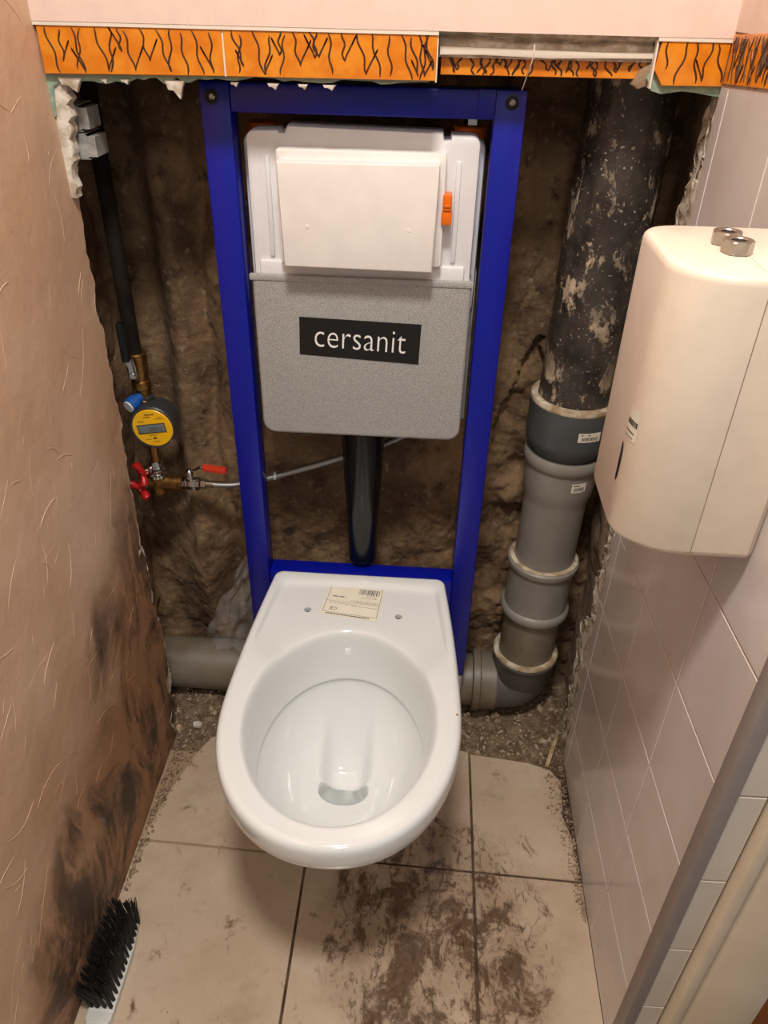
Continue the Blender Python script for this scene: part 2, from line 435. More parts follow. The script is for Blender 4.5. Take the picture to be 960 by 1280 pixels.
# border tiles with a raised dark line pattern
def squiggles(w, h, n_, seed, dense=1.0):
    r = random.Random(seed); m = MB(); out = []
    x = .01
    while x < w - .008:
        kind = r.random(); lean = r.uniform(-.010, .014)
        z1 = h*r.uniform(.86, 1.0) if kind < .8 else h*.95; z0 = h*r.uniform(.0, .12) if kind < .75 else h*r.uniform(.2, .5)
        pts = [(min(max(x + lean*(t) + .0018*math.sin(t*9 + x*300), .002), w - .002), z1 + (z0 - z1)*t) for t in [k/9 for k in range(10)]]
        out.append(pts)
        if kind > .55:                                   # a loop at the end of the stroke
            e = pts[-1]; rr = r.uniform(.004, .007); sg = r.choice((-1, 1))
            out.append([(min(max(e[0] + sg*rr*(1 - math.cos(a)), .002), w - .002), min(max(e[1] + rr*2.2*math.sin(a*.5)*(1.4 - .4*math.cos(a)), .001), h - .001)) for a in [k*.45 for k in range(12)]])
        x += r.choice((.004, .006, .010, .016, .020))*dense
    return out
def border_tile(origin, ux, nrm, w, h, seed, parent, cut=None, dense=1.0, thick=.0075):
    o_ = Vector(origin); u = Vector(ux); v = Vector((0, 0, 1)); nn = Vector(nrm)
    poly = cut or [(0, 0), (w, 0), (w, h), (0, h)]
    P = [o_ + u*a + v*b for a, b in poly]
    t = frustum(P, nn, thick, .0007).build('tile', 'orange_glaze', parent, 20)
    m = MB()
    for pts in squiggles(w, h, 0, seed, dense):
        pts = [p for p in pts if .001 < p[0] < w - .001]
        if cut: pts = [p for p in pts if p[0] + p[1]*.9 > .024]
        if len(pts) > 2: m.tube([o_ + u*a + v*min(max(b, .001), h - .001) + nn*(thick + .0000) for a, b in pts], [.0006] + [.0011]*(len(pts) - 2) + [.0006], 5)
    m.build('line_pattern', 'pattern_ink', t)
    return t
yb = YH + .0075
border_tile((-.474, yb, 1.2125), (1, 0, .012), (0, -1, 0), .2195, .0500, 1, wall_back)
border_tile((-.2525, yb, 1.2150), (1, 0, .006), (0, -1, 0), .2490, .0490, 2, wall_back)
border_tile((.2475, yb, 1.2180), (1, 0, .012), (0, -1, 0), .0800, .0485, 3, wall_back, cut=[(.012, 0), (.08, 0), (.08, .0485), (.004, .0485), (.0, .016)], dense=1.2)
for x_ in (-.2535, -.003, .2465):
    MB().box((x_ - .0010, yb - .0065, 1.2150), (x_ + .0010, yb + .004, 1.2640)).build('joint', 'ceramic_edge', wall_back)
# the gap where a tile is missing: cracked plaster, a pale ledge and an older tile set deeper
P_ = np.zeros((14, 90, 3)); xg = np.linspace(-.001, .246, 90); zg = np.linspace(1.240, 1.268, 14)
Xg, Zq = np.meshgrid(xg, zg)
crack = 1.2595 + fbm(Xg, Xg*0, 24, 3, 55)*.004 - (Xg - .12)*.012
P_[..., 0] = Xg; P_[..., 2] = Zq; P_[..., 1] = 1.052 + fbm(Xg, Zq, 50, 3, 61)*.003 - np.clip((Zq - crack)/.004, 0, 1)*.008 + np.exp(-((Zq - crack)/.0018)**2)*.008
grid_mesh('patch_plaster', P_, 'gypsum', wall_back)
MB().prism([(0, 1.2425), (.05, 1.2432), (.13, 1.2415), (.20, 1.2432), (.249, 1.2440), (.248, 1.2500), (.19, 1.2492), (.11, 1.2502), (.04, 1.2510), (0, 1.2515)], 'y', 1.046, 1.062, .0012).build('pale_ledge', 'ceramic_edge', wall_back)
border_tile((.002, 1.064, 1.2215), (1, 0, .004), (0, -1, 0), .2480, .0215, 5, wall_back, dense=.8)
MB().prism([(.235, 1.232), (.252, 1.244), (.256, 1.232), (.247, 1.216), (.236, 1.212), (.228, 1.217)], 'y', 1.050, 1.066, .003).build('mortar_lump', 'niche_plaster', wall_back)

# ---- right wall: plaster core and 15 cm tiles laid slightly out of level
core = MB().box((XR + .0012, .5228, 0), (XR + .075, 1.045, 2.5))
wall_right = struct(core.build('wall_right', 'grout'))
zl = lambda k, y: .1405 + .1535*k - .075*(y - .845)
cols = [(.5235, .6751), (.6778, .8436), (.8463, 1.0102), (1.0128, 1.0415)]
for ci, (ya, ybb) in enumerate(cols):
    for k in range(-1, 7):
        za0, zb0 = (zl(k, ya), zl(k, ybb)) if k >= 0 else (.002, .002)
        za1, zb1 = zl(k + 1, ya) - .0027, zl(k + 1, ybb) - .0027
        if k == 6: za1, zb1 = 1.2195 - .06*(ya - 1.03)*1.0, 1.2195 - .06*(ybb - 1.03)
        frustum([(XR + .007, ybb, zb0), (XR + .007, ya, za0), (XR + .007, ya, za1), (XR + .007, ybb, zb1)], (-1, 0, 0), .007, .0009).build('tile', 'grey_tile', wall_right, 20)
for (y0, w_, sd) in ((1.033, .200, 21), (.831, .249, 22)):
    border_tile((XR + .006, y0, 1.2222 - .06*(y0 - 1.03)), (0, -1, .06), (-1, 0, 0), w_, .0485, sd, wall_right, dense=.55)
MB().box((XR - .001, .515, 1.2735), (XR + .03, 1.0345, 2.5)).build('painted_plaster', 'pink_paint', wall_right)
# broken plaster where the tiled wall stops at the niche
zz_ = np.linspace(0.0, 1.205, 340)
u = np.linspace(0, 1, 24); Zz, U = np.meshgrid(zz_, u, indexing='ij')
wd = .030 + .012*np.sin(Zz*9) + fbm(Zz, U*0, 14, 3, 203)*.02
Xb = XR + .0030 + .010*U + fbm(Zz, U, 30, 4, 207)*.010*np.sqrt(U)
Yb = 1.040 + U*(wd*1.9 + .030) + fbm(Zz, U*.3, 34, 4, 211)*.030*U**.6
grid_mesh('broken_plaster_edge', np.stack([Xb, Yb, Zz], -1), 'gypsum', wall_right)
# corner strip, narrow return with cut tiles, door casing, door
struct(MB().box((XR - .0035, .4985, 0), (XR + .012, .5225, 2.5), .001).build('trim_1', 'trim_plastic'))
ret = struct(MB().box((XR + .010, .5065, 0), (.45, .5195, 2.5)).build('wall_return', 'dark_gap'))
zj = [.004, .024, .177, .331, .485, .639, .792, .945, 1.098, 1.25]
for a, b in zip(zj[:-1], zj[1:]):
    frustum([(XR + .0045, .5065, a + .0012), (.3705, .5065, a + .0012 + .001), (.3705, .5065, b - .0010), (XR + .0045, .5065, b - .0012)], (0, -1, 0), .0065, .0008).build('tile', 'return_tile', ret, 20)
prof = [(.3740, .520), (.3740, .492), (.3765, .487), (.3830, .4850), (.3890, .4870), (.3920, .4925), (.3960, .4945), (.4000, .4905), (.4040, .4880), (.4500, .4800), (.4700, .4780), (.4735, .4800), (.4735, .520)]
dr = struct(MB().prism(prof, 'z', 0, 2.15).build('door_1', 'door_paint', None, 40))
dr['label'] = 'cream painted moulded door casing'
MB().box((.4760, .484, .006), (.53, .520, 2.10), .002).build('door_leaf', 'door_wood', dr)

# ---- niche: rough back wall, sides, top
xs = np.linspace(-.66, .44, 300); zs3 = np.linspace(-.03, 1.65, 440)
Xg, Zg2 = np.meshgrid(xs, zs3)
low = np.clip((.75 - Zg2)/.5, 0, 1)
D_ = fbm(Xg, Zg2*.35, 7, 3, 301)*.034 + fbm(Xg, Zg2*.6, 32, 4, 305)*.008*(.5 + low) + fbm(Xg, Zg2, 110, 2, 309)*.003
gw = lambda c, w: np.exp(-((Xg - c)/w)**4)
wob = .010*np.sin(Zg2*7) + .006*np.sin(Zg2*19)
D_ += gw(-.505 + wob*.4, .050)*.040*np.clip((Zg2 - .50)/.15, 0, 1)           # pipe chase
D_ -= np.exp(-((Xg - (-.425 + wob*.6))/.030)**2)*.034*np.clip((1.12 - Zg2)/.06, 0, 1)  # raised rib right of it
D_ -= np.exp(-((Xg - (-.340 + wob))/.028)**2)*.012
D_ += np.exp(-((Xg - (-.375 + wob))/.012)**2)*.012
D_ -= np.exp(-(((Xg + .43)/.05)**2 + ((Zg2 - .36)/.10)**2))*.030
# plaster skin right of the frame with a broken lower edge
skin = (Xg > .10) & (Zg2 > .72 + .10*np.sin(Xg*40) + fbm(Xg, Zg2, 18, 3, 313)*.08)
D_ -= skin*.012
D_ += (~skin & (Xg > .08))*fbm(Xg, Zg2, 16, 4, 317)*.03
D_ += np.exp(-((Xg - .165 - .012*np.sin(Zg2*21) - fbm(Zg2, Zg2*0, 20, 3, 319)*.02)/.0022)**2)*skin*.006
PB = np.stack([Xg, 1.262 + D_, Zg2], -1)
wall_niche = struct(grid_mesh('wall_niche', PB, 'rough_masonry'))
yn = np.linspace(1.05, 1.30, 60); Yn, Zn = np.meshgrid(yn, np.linspace(-.03, 1.65, 300))
struct(grid_mesh('wall_niche_left', np.stack([-.560 + fbm(Yn, Zn, 14, 4, 331)*.02, Yn, Zn], -1), 'rough_masonry'))
struct(grid_mesh('wall_niche_right', np.stack([.356 + fbm(Yn, Zn, 9, 4, 335)*.016 + .006*np.sin(Zn*8), Yn, Zn], -1), 'niche_plaster'))
struct(MB().box((-.66, 1.05, 1.62), (.44, 1.32, 1.66)).build('trim_niche_top', 'niche_plaster'))
struct(MB().box((-.62, -.4, 2.5), (.6, 1.10, 2.54)).build('ceiling', 'ceiling_paint'))

# ---- floor
sub = MB().box((-.66, -.4, -.04), (.60, 1.33, -.0030))
floor = struct(sub.build('floor', 'floor_grout'))
gy = lambda x: .7835 - .028*x
A = .0022
def ftile(poly):
    frustum([(a, b, -.008) for a, b in poly], (0, 0, 1), .008, .0010).build('tile', 'floor_tile', floor, 20)
J0, J1 = -.1660, .1365
ftile([(-.476, gy(-.47) + A), (J0 - A, gy(J0) + A), (J0 - A, 1.062), (-.30, 1.066), (-.372, 1.055), (-.405, 1.035), (-.428, .985), (-.452, .905), (-.466, .835)])
ftile([(J0 + A, gy(J0) + A), (J1 - A, gy(J1) + A), (J1 - A, 1.040), (.06, 1.060), (J0 + A, 1.062)])
ftile([(J1 + A, gy(J1) + A), (XR - .004, gy(XR) + A), (XR - .006, .86), (.312, .905), (.318, .985), (.300, 1.010), (.255, 1.024), (.20, 1.030), (J1 + A, 1.036)])
ftile([(-.478, .478), (J0 - A, .478), (J0 - A, gy(J0) - A), (-.478, gy(-.478) - A)])
ftile([(J0 + A, .478), (J1 - A, .478), (J1 - A, gy(J1) - A), (J0 + A, gy(J0) - A)])
ftile([(J1 + A, .478), (XR, .478), (XR, gy(XR) - A), (J1 + A, gy(J1) - A)])
for (a, b) in ((-.478, J0 - A), (J0 + A, J1 - A), (J1 + A, XR)):
    ftile([(a, .174), (b, .174), (b, .474), (a, .474)])
    ftile([(a, -.13), (b, -.13), (b, .170), (a, .170)])
# rubble bed in the niche and along the broken tile edges
xg = np.linspace(-.62, .42, 240); yg = np.linspace(1.0, 1.31, 90); Xr, Yr = np.meshgrid(xg, yg)
Zr = -.004 + np.clip((Yr - 1.03)/.12, 0, 1)*.010 + fbm(Xr, Yr, 18, 4, 401)*.016*np.clip((Yr - 1.02)/.05, 0, 1) + fbm(Xr, Yr, 90, 2, 405)*.004*np.clip((Yr - 1.01)/.05, 0, 1)
Zr = np.where(Yr < 1.03, -.0028, np.maximum(Zr, -.0026))
rb = grid_mesh('rubble_bed', np.stack([Xr, Yr, Zr], -1), 'rubble_ground'); rb['kind'] = 'stuff'
tag(rb, 'grey brown crumbled mortar bed under the pipes in the niche', 'rubble')
ico = bmesh.new(); bmesh.ops.create_icosphere(ico, subdivisions=1, radius=1)
iv = np.array([v.co[:] for v in ico.verts]); iff = [[v.index for v in f.verts] for f in ico.faces]; ico.free()
def pebble_field(spots, seed):
    r = np.random.default_rng(seed); V = []; F = []
    for (px, py, pz, s_) in spots:
        rot = r.normal(size=(3, 3)); q_, _ = np.linalg.qr(rot)
        v = (iv*(r.uniform(.45, 1.1, 3)*s_) * r.uniform(.75, 1.2, (12, 1))) @ q_.T + (px, py, pz)
        b = len(V); V += [tuple(p) for p in v]; F += [[b + i for i in f] for f in iff]
    m = MB(); m.v = V; m.f = F; return m
r = np.random.default_rng(17); sp = []
def bedz(x, y):
    return Zr[np.clip(int((y - 1.0)/.31*89), 0, 89), np.clip(int((x + .62)/1.04*239), 0, 239)]
for _ in range(2600):
    x_ = r.uniform(-.55, .36); y_ = 1.03 + r.beta(1.2, 1.8)*.22; s_ = r.choice([.0022, .003, .0042, .006, .0095], p=[.36, .32, .2, .09, .03])
    sp.append((x_, y_, bedz(x_, y_) + s_*.3, s_))
for _ in range(420):                                  # along the left wall
    t = r.random(); y_ = .70 + t*.36; x_ = -.474 + r.beta(1, 2)*np.interp(y_, [.7, .8, .9, .985, 1.06], [.012, .016, .03, .055, .11]); s_ = r.choice([.0016, .0024, .0036])
    sp.append((x_, y_, .001 + s_*.3 if x_ > -.45 else s_*.4, s_))
for _ in range(520):                                  # along the right wall
    y_ = r.uniform(.70, 1.05); x_ = .327 - r.beta(1, 2.4)*np.interp(y_, [.7, .85, .92, 1.05], [.012, .03, .05, .07]); s_ = r.choice([.0014, .002, .003])
    sp.append((x_, y_, s_*.5, s_))
for _ in range(90):
    q_ = (r.uniform(-.40, .31), r.uniform(.5, 1.02)); sp.append((q_[0], q_[1], .0008, r.uniform(.0006, .0014)))
pb = pebble_field(sp, 3).build('rubble_grit', 'pebbles', None, 0, False); pb['kind'] = 'stuff'
tag(pb, 'loose mortar crumbs and grit lying on the floor', 'rubble')

# ================================================================== THINGS
# ---- installation frame
fr = empty('installation_frame', 'blue steel toilet installation frame standing in the wall niche', 'frame', (-.0965, 1.12, 0))
def kid(m, name, mat, parent, smooth=35, label=None):
    o = m.build(name, mat, parent, smooth)
    root = parent
    while root.parent: root = root.parent
    o.matrix_parent_inverse = Matrix.Translation(root.location).inverted() if parent is root else Matrix.Identity(4)
    if label: o['label'] = label
    return o
for x0 in (-.306, .0735):
    m = MB().box((x0, 1.100, .160), (x0 + .0395, 1.141, 1.2035), .0025, 2)
    p = kid(m, 'post', 'blue_paint', fr)
    kid(MB().box((x0 + .003, 1.1015, .0145), (x0 + .0365, 1.1165, .170), .001).box((x0 - .004, 1.085, .0110), (x0 + .0435, 1.1165, .0150), .001), 'leg', 'zinc', fr, label='galvanised telescopic leg')
kid(MB().box((-.2665, 1.1008, 1.1685), (.0735, 1.1395, 1.2030), .0025), 'crossbar', 'blue_paint', fr)
kid(MB().box((-.2665, 1.1008, .3400), (.0735, 1.1400, .4040), .0025), 'crossbar', 'blue_paint', fr)
kid(MB().box((.052, 1.0990, 1.1700), (.0735, 1.1012, 1.2034), .0008), 'gusset', 'blue_paint', fr)
for (x_, z_) in ((-.290, 1.186), (.0945, 1.1895)):
    kid(MB().lathe([(.0085, 1.1003), (.0088, 1.0985), (.0070, 1.0980), (.0060, 1.0994)], 28, (x_, 0, z_), 'y'), 'hole_shade_ring', 'dull_black', fr, label='black ring painted in as the shade of the bolt hole')  # black ring stands in for the shaded hole around each bolt
    kid(MB().lathe([(.0001, 1.0962), (.0032, 1.0966), (.0048, 1.0980), (.0050, 1.1000)], 6, (x_ + .0006, 0, z_ + .0006), 'y'), 'bolt', 'steel', fr)
for (x_, z_) in ((-.246, .392), (.052, .392)):
    kid(MB().lathe([(.003, 1.0990), (.0036, 1.0998), (.0036, 1.102)], 16, (x_, 0, z_), 'y'), 'bolt', 'dull_black', fr)

# ---- cistern
ci = empty('concealed_cistern', 'white plastic cistern with grey speckled lower shell hung in the blue frame', 'cistern', (-.0965, 1.14, .70))
m = MB().prism(rrect(-.2625, .0690, .90, 1.1390, .012), 'y', 1.135, 1.205, .006)
kid(m, 'tank', 'tank_plastic', ci)
# front half of the tank: outline with two notches in the top edge
o_ = rrect(-.2515, .0600, .90, 1.1480, [.01, .01, .012, .012])
top = [p for p in o_ if p[1] < 1.12 or p[0] > .03 or p[0] < -.22]
i = max(range(len(o_)), key=lambda k: (o_[k][1] > 1.147)*(k + 1))
outl = []
for p in o_:
    outl.append(p)
    if abs(p[1] - 1.148) < 1e-6 and p[0] > 0:
        outl += [(.0210, 1.1480), (.0205, 1.1420), (.0120, 1.1415), (.0100, 1.1510), (-.195, 1.1545), (-.199, 1.1460), (-.206, 1.1460), (-.2080, 1.1490)]
m = MB().prism(outl, 'y', 1.105, 1.150, .004)
kid(m, 'tank_front', 'tank_plastic', ci)
# moulded ledges around the cover
kid(MB().box((-.2270, 1.1015, .985), (-.2200, 1.108, 1.118), .002), 'rib', 'tank_plastic', ci)
kid(MB().box((.0300, 1.1015, .985), (.0370, 1.108, 1.118), .002), 'rib', 'tank_plastic', ci)
kid(MB().box((-.243, 1.0985, .950), (.051, 1.110, .980), .004), 'rib', 'tank_plastic', ci)
kid(MB().prism(rrect(-.2080, .0165, .984, 1.1300, .004), 'y', 1.084, 1.108, .0015), 'cover_base', 'cover_plastic', ci)
cv = kid(MB().prism([(-.2035, 1.1185), (.0080, 1.1205), (.0050, .9825), (-.2000, .9840)], 'y', 1.060, 1.088, .0025, 3), 'access_cover', 'cover_plastic', ci)
for (x_, z_) in ((-.1660, 1.0385), (-.0290, 1.0385)):
    o = MB().lathe([(.0001, 1.0594), (.0022, 1.0594), (.0026, 1.0602)], 14, (x_, 0, z_), 'y').build('screw_cap', 'cover_plastic', cv)
la = kid(MB().box((.0135, 1.078, 1.042), (.0275, 1.100, 1.060), .002).box((.0145, 1.0765, 1.0600), (.0265, 1.100, 1.0815), .002).box((.0165, 1.0750, 1.0655), (.0245, 1.080, 1.0690), .001), 'latch', 'orange_plastic', ci, label='orange latch')
kid(MB().lathe([(.022, 1.1385), (.022, 1.1515), (.020, 1.1530), (.012, 1.1530)], 32, (.046, 1.168, 0)), 'inlet_cap', 'orange_plastic', ci, label='orange inlet cap')
kid(MB().lathe([(.022, 1.1385), (.022, 1.1490), (.020, 1.1500), (.012, 1.1500)], 32, (-.240, 1.172, 0)), 'inlet_cap', 'orange_plastic', ci, label='orange inlet cap')
kid(MB().lathe([(.0105, 1.1535), (.0118, 1.1545), (.0118, 1.1660), (.0105, 1.1670)], 6, (.049, 1.168, 0)).lathe([(.006, 1.150), (.006, 1.185)], 16, (.049, 1.168, 0)), 'inlet_nut', 'chrome', ci, 20, 'chrome hexagonal inlet nut')
# grey shell: box with rounded lower corners, open rim on top
sh = rrect(-.2545, .0635, .7030, .9600, [.020, .020, .003, .003])
sp_ = MB().prism(sh, 'y', 1.0920, 1.205, .006, 3)
shell = kid(sp_, 'insulation_shell', 'eps', ci)
kid(MB().box((-.2575, 1.0905, .9530), (.0655, 1.0985, .9620), .0015), 'shell_rim', 'eps', ci)
kid(MB().box((.0635, 1.150, .715), (.0715, 1.200, .960), .001), 'shell_flange', 'eps', ci)
kid(MB().box((-.2640, 1.150, .715), (-.2545, 1.200, .960), .001), 'shell_flange', 'eps', ci)
st = kid(MB().prism([(-.1875, .9010), (-.1890, .8420), (-.0080, .8335), (-.0060, .8965)], 'y', 1.0912, 1.0921), 'sticker', 'black_print', ci, label='black sticker lettered cersanit in white')
text_mesh('cersanit', .0540, 'lettering', 'white_print', st, frame_matrix((-.0975, 1.0910, .8690), (1, 0, -.042), (0, 0, 1)) @ Matrix.Diagonal((.79, 1, 1, 1)), .0002, -.0007, space=1.03)
kid(MB().lathe([(.0365, .7050), (.0362, .66), (.0335, .60), (.0300, .53), (.0272, .46), (.0268, .425), (.0255, .414), (.020, .4085), (.0001, .4065)], 40, (-.0965, 1.148, 0)), 'flush_pipe', 'black_plastic', ci, label='black tapering flush pipe')

# ---- toilet
TX = -.0965
to = empty('wall_hung_toilet', 'glossy white wall hung toilet bowl bolted to the blue frame', 'toilet', (TX, 1.10, .02))
def outline_r(th):
    """radius of the rim outline seen from (TX, .78)"""
    c_, s_ = math.cos(th), math.sin(th)
    lo, hi = 0.0, .6
    def inside(x, y):
        if y <= .78: return (abs(x)/.1815)**2.15 + ((.78 - y)/.2340)**2.15 <= 1
        if y > 1.0985: return False
        w_ = .1815 - .0265*((y - .78)/.32)**1.6
        ry = 1.0985 - .014
        if y > ry:
            cxx = w_ - .014
            if abs(x) > cxx: return (abs(x) - cxx)**2 + (y - ry)**2 <= .014**2
        return abs(x) <= w_
    for _ in range(40):
        md = (lo + hi)/2
        if inside(md*c_, .78 + md*s_): lo = md
        else: hi = md
    return lo
TH = sorted([2*PI*k/132 for k in range(132)] + [math.radians(62 + .5*k) + .003 for k in range(14)] + [math.radians(118 - .5*k) - .003 for k in range(14)])
RO = [outline_r(t) for t in TH]
def oring(sx, sy, z, inset=0):
    out = []
    for t, r_ in zip(TH, RO):
        r2 = r_ - inset
        out.append((TX + r2*math.cos(t)*sx, 1.0985 - (1.0985 - (.78 + r2*math.sin(t)))*sy, z))
    return out
def ering(a, b, cy, z, e=2.0):
    out = []
    for t in TH:
        # superellipse radius in the direction of t, measured from its own centre
        c_, s_ = math.cos(t), math.sin(t)
        rr = 1/((abs(c_)/a)**e + (abs(s_)/b)**e)**(1/e)
        out.append((TX + rr*c_, cy + rr*s_, z))
    return out
def bl(r1, r2, f): return [tuple(p[i]*(1 - f) + q[i]*f for i in range(3)) for p, q in zip(r1, r2)]
ZR = .4150
rings = [oring(.36, .30, .070), oring(.50, .45, .075), oring(.62, .60, .105), oring(.72, .74, .170), oring(.80, .84, .240), oring(.875, .915, .300), oring(.925, .953, .335), oring(.958, .976, .354),
         oring(.982, .990, .364), oring(.996, .998, .374), oring(1, 1, .386), oring(1, 1, .398), oring(1, 1, .4055, .0006), oring(1, 1, .4100, .0024), oring(1, 1, .4130, .0052), oring(1, 1, ZR - .0003, .0090)]
ro0 = oring(1, 1, ZR, .0130)
ri0 = ering(.1465, .1890, .767, ZR - .0008)
for f in (0, .05, .09, .12, .15, .18, .22, .28, .36, .5, .7, .88, 1.0):
    rg = bl(ro0, ri0, f); out = []
    for (px, py, pz), t in zip(rg, TH):
        bk = min(max((math.sin(t) - .55)/.25, 0), 1); bk = bk*bk*(3 - 2*bk)
        dp = min(max((f - .07)/.13, 0), 1); dp = dp*dp*(3 - 2*dp)
        out.append((px, py, pz - bk*dp*.0075))
    rings.append(out)
def lower(ring, d):
    return [(p[0], p[1], p[2] - d*min(max((math.sin(t) - .55)/.25, 0), 1)) for p, t in zip(ring, TH)]
rings += [lower(ering(.1430, .1855, .767, .4120), .0065), lower(ering(.1400, .1830, .767, .4060), .005), lower(ering(.1380, .1810, .767, .3970), .002), ering(.1365, .1790, .767, .380),
          ering(.1340, .1755, .767, .350), ering(.1315, .1715, .767, .325), ering(.1300, .1690, .767, .314), ering(.1293, .1682, .767, .3105), ering(.1296, .1686, .767, .3080), ering(.1312, .1705, .767, .3060), ering(.1312, .1705, .767, .3000), ering(.1290, .1685, .767, .2930)]
# bowl down to the outlet, with the channel behind it
K = 22
def chan(px, py):
    q = min(max((py - .795)/.025, 0), 1); q = q*q*(3 - 2*q)
    return .040*math.exp(-((px - TX)/.037)**6)*q*min(max((.935 - py)/.09, 0), 1)
for k in range(1, K + 1):
    f = k/K; g = f**1.15
    a = .1290*(1 - g) + .0425*g; b = .1685*(1 - g) + .0310*g; cy = .767 + .020*g
    zc = .2930 - .089*(1 - (1 - f)**2.0)
    rg = ering(a, b, cy, zc, 2.0 + .1*f); out = []
    for (px, py, pz) in rg:
        out.append((px, py, pz - chan(px, py)))
    rings.append(out)
rings += [[(px, py, pz - chan(px, py)) for px, py, pz in ering(.0412, .0298, .787, .2010)], [(px, py, pz - chan(px, py)*.9) for px, py, pz in ering(.0402, .0290, .787, .195)], [(px, py, pz - chan(px, py)*.5) for px, py, pz in ering(.0396, .0288, .787, .182)], ering(.0390, .0290, .792, .150), ering(.036, .027, .797, .130)]
bowl = kid(MB().loft(rings), 'bowl', 'ceramic', to, 60)
def cutter(x_, y_):
    c = MB().lathe([(.0062, .35), (.0062, .4065), (.0070, .4250)], 24, (x_, y_, 0)).build('cut', 'ceramic', None, 0)
    bo = bowl.modifiers.new('hole', 'BOOLEAN'); bo.operation = 'DIFFERENCE'; bo.object = c; bo.solver = 'EXACT'
    return c
cuts = [cutter(-.1795, .9985), cutter(-.0205, .9935)]
bpy.context.view_layer.update()
me = bpy.data.meshes.new_from_object(bowl.evaluated_get(bpy.context.evaluated_depsgraph_get()))
bowl.modifiers.clear(); bowl.data = me; me.name = 'bowl'
me.polygons.foreach_set('use_smooth', [True]*len(me.polygons)); me.set_sharp_from_angle(angle=math.radians(50))
for c in cuts: bpy.data.objects.remove(c)
kid(MB().loft([ering(.0392, .0284, .788, .166)], True, False), 'water', 'water', to)
for x_, y_ in ((-.1795, .9985), (-.0205, .9935)): kid(MB().lathe([(.0001, .398), (.0061, .398), (.0061, .392)], 20, (x_, y_, 0)), 'hole_shade_plug', 'dark_gap', to, 30, 'dark plug painted in as shade inside the seat bolt hole')  # dark plugs paint the shade deep in the bored seat holes
kid(MB().lathe([(.0001, .4158), (.0012, .4157), (.0020, .4145)], 12, (.0770, .7780, 0)), 'rust_spot', 'rust', to, 30, 'tiny rust spot')
# paper label on the deck
ZD = .4081
lab = [(-.1465, 1.0770), (-.0480, 1.0690), (-.0560, .9770), (-.1585, .9905)]
lb = kid(MB().prism(lab, 'z', ZD - .0006, ZD), 'paper_label', 'toilet_label', to, 0, 'cream printed paper label with barcode')
def LP(u_, v_):   # u to the right, v up, 0..1 on the label
    a, b, c, d = [Vector((p[0], p[1], ZD + .0001)) for p in lab]
    return (d*(1 - u_) + c*u_)*(1 - v_) + (a*(1 - u_) + b*u_)*v_
def lquad(m, u0, u1, v0, v1): m.add([LP(u0, v0), LP(u1, v0), LP(u1, v1), LP(u0, v1)], [(0, 1, 2, 3)])
m = MB(); r = random.Random(4); u_ = .56
while u_ < .93:
    w_ = r.choice((.006, .010, .016)); lquad(m, u_, u_ + w_, .70, .86); u_ += w_ + r.choice((.006, .010, .018))
m.build('barcode', 'label_ink', lb, 0, False)
m = MB()
for (u0, u1, v) in ((.04, .97, .965), (.03, .97, .415), (.04, .97, .08)): lquad(m, u0, u1, v, v + .007)
for (v0, v1) in ((.08, .42), (.42, .97)):
    lquad(m, .035, .042, v0, v1); lquad(m, .965, .972, v0, v1)
m.build('ruled_line', 'label_ink', lb, 0, False)
m = MB()
def words(v, u0, u1, h, dens):
    u_ = u0
    while u_ < u1:
        w_ = r.uniform(.012, .05); lquad(m, u_, min(u_ + w_, u1), v, v + h); u_ += w_ + r.uniform(.008, .02)/dens
words(.91, .18, .5, .022, 1); words(.55, .12, .34, .03, 1); words(.60, .62, .9, .012, 1); words(.66, .72, .93, .012, 1)
words(.48, .46, .94, .010, 1); words(.45, .52, .95, .010, 1); words(.36, .10, .60, .010, 1); words(.33, .5, .95, .010, 1); words(.03, .10, .85, .026, 2)
m.build('lettering', 'label_ink', lb, 0, False)['kind'] = 'stuff'
for u_, ch in ((.235, 'C'), (.165, 'E')):
    text_mesh(ch, .0105, 'letter', 'label_ink', lb, frame_matrix(LP(u_, .20) + Vector((0, 0, .0001)), -(LP(1, 0) - LP(0, 0)), -(LP(0, 1) - LP(0, 0))), .00005)

# ---- waste stack
TILT = math.atan(.0165)
def stack(name, label, cat, prof, mat, seg=56):
    o = MB().lathe(prof, seg).build(name, mat, None, 30); o.location = (.2395, 1.172, 0); o.rotation_euler = (0, TILT, 0); tag(o, label, cat); return o
# cast iron pipe: a rough surface
N_, Mz = 72, 150
ci_r = []
for k in range(Mz):
    z_ = .735 + (1.62 - .735)*k/(Mz - 1)
    a = np.linspace(0, 2*PI, N_, endpoint=False)
    rr = .0600 + fbm(np.cos(a)*.5 + .5 + z_*0, np.full(N_, z_) + np.sin(a)*.3, 16, 3, 501)*.0035
    ci_r.append([(r_*math.cos(t), r_*math.sin(t), z_) for r_, t in zip(rr, a)])
o = MB().loft(ci_r).build('soil_pipe', 'cast_iron', None, 60); o.location = (.2395, 1.172, 0); o.rotation_euler = (0, TILT, 0)
tag(o, 'thick black cast iron soil pipe spattered with mortar', 'pipe')
red = stack('pipe_adapter', 'dark grey plastic adapter sleeve below the black iron pipe', 'pipe fitting',
            [(.0610, .752), (.0640, .757), (.0700, .757), (.0715, .754), (.0715, .752), (.0712, .690), (.0690, .676), (.0600, .664), (.0570, .655), (.0560, .62)], 'pvc_dark')
o = MB().lathe([(.0605, .7500), (.0605, .7590), (.0660, .7600), (.0712, .7585), (.0722, .7550), (.0722, .7510), (.0712, .7495)], 56).build('rim_seal', 'lip_cream', red); o['label'] = 'cream sealing rim'
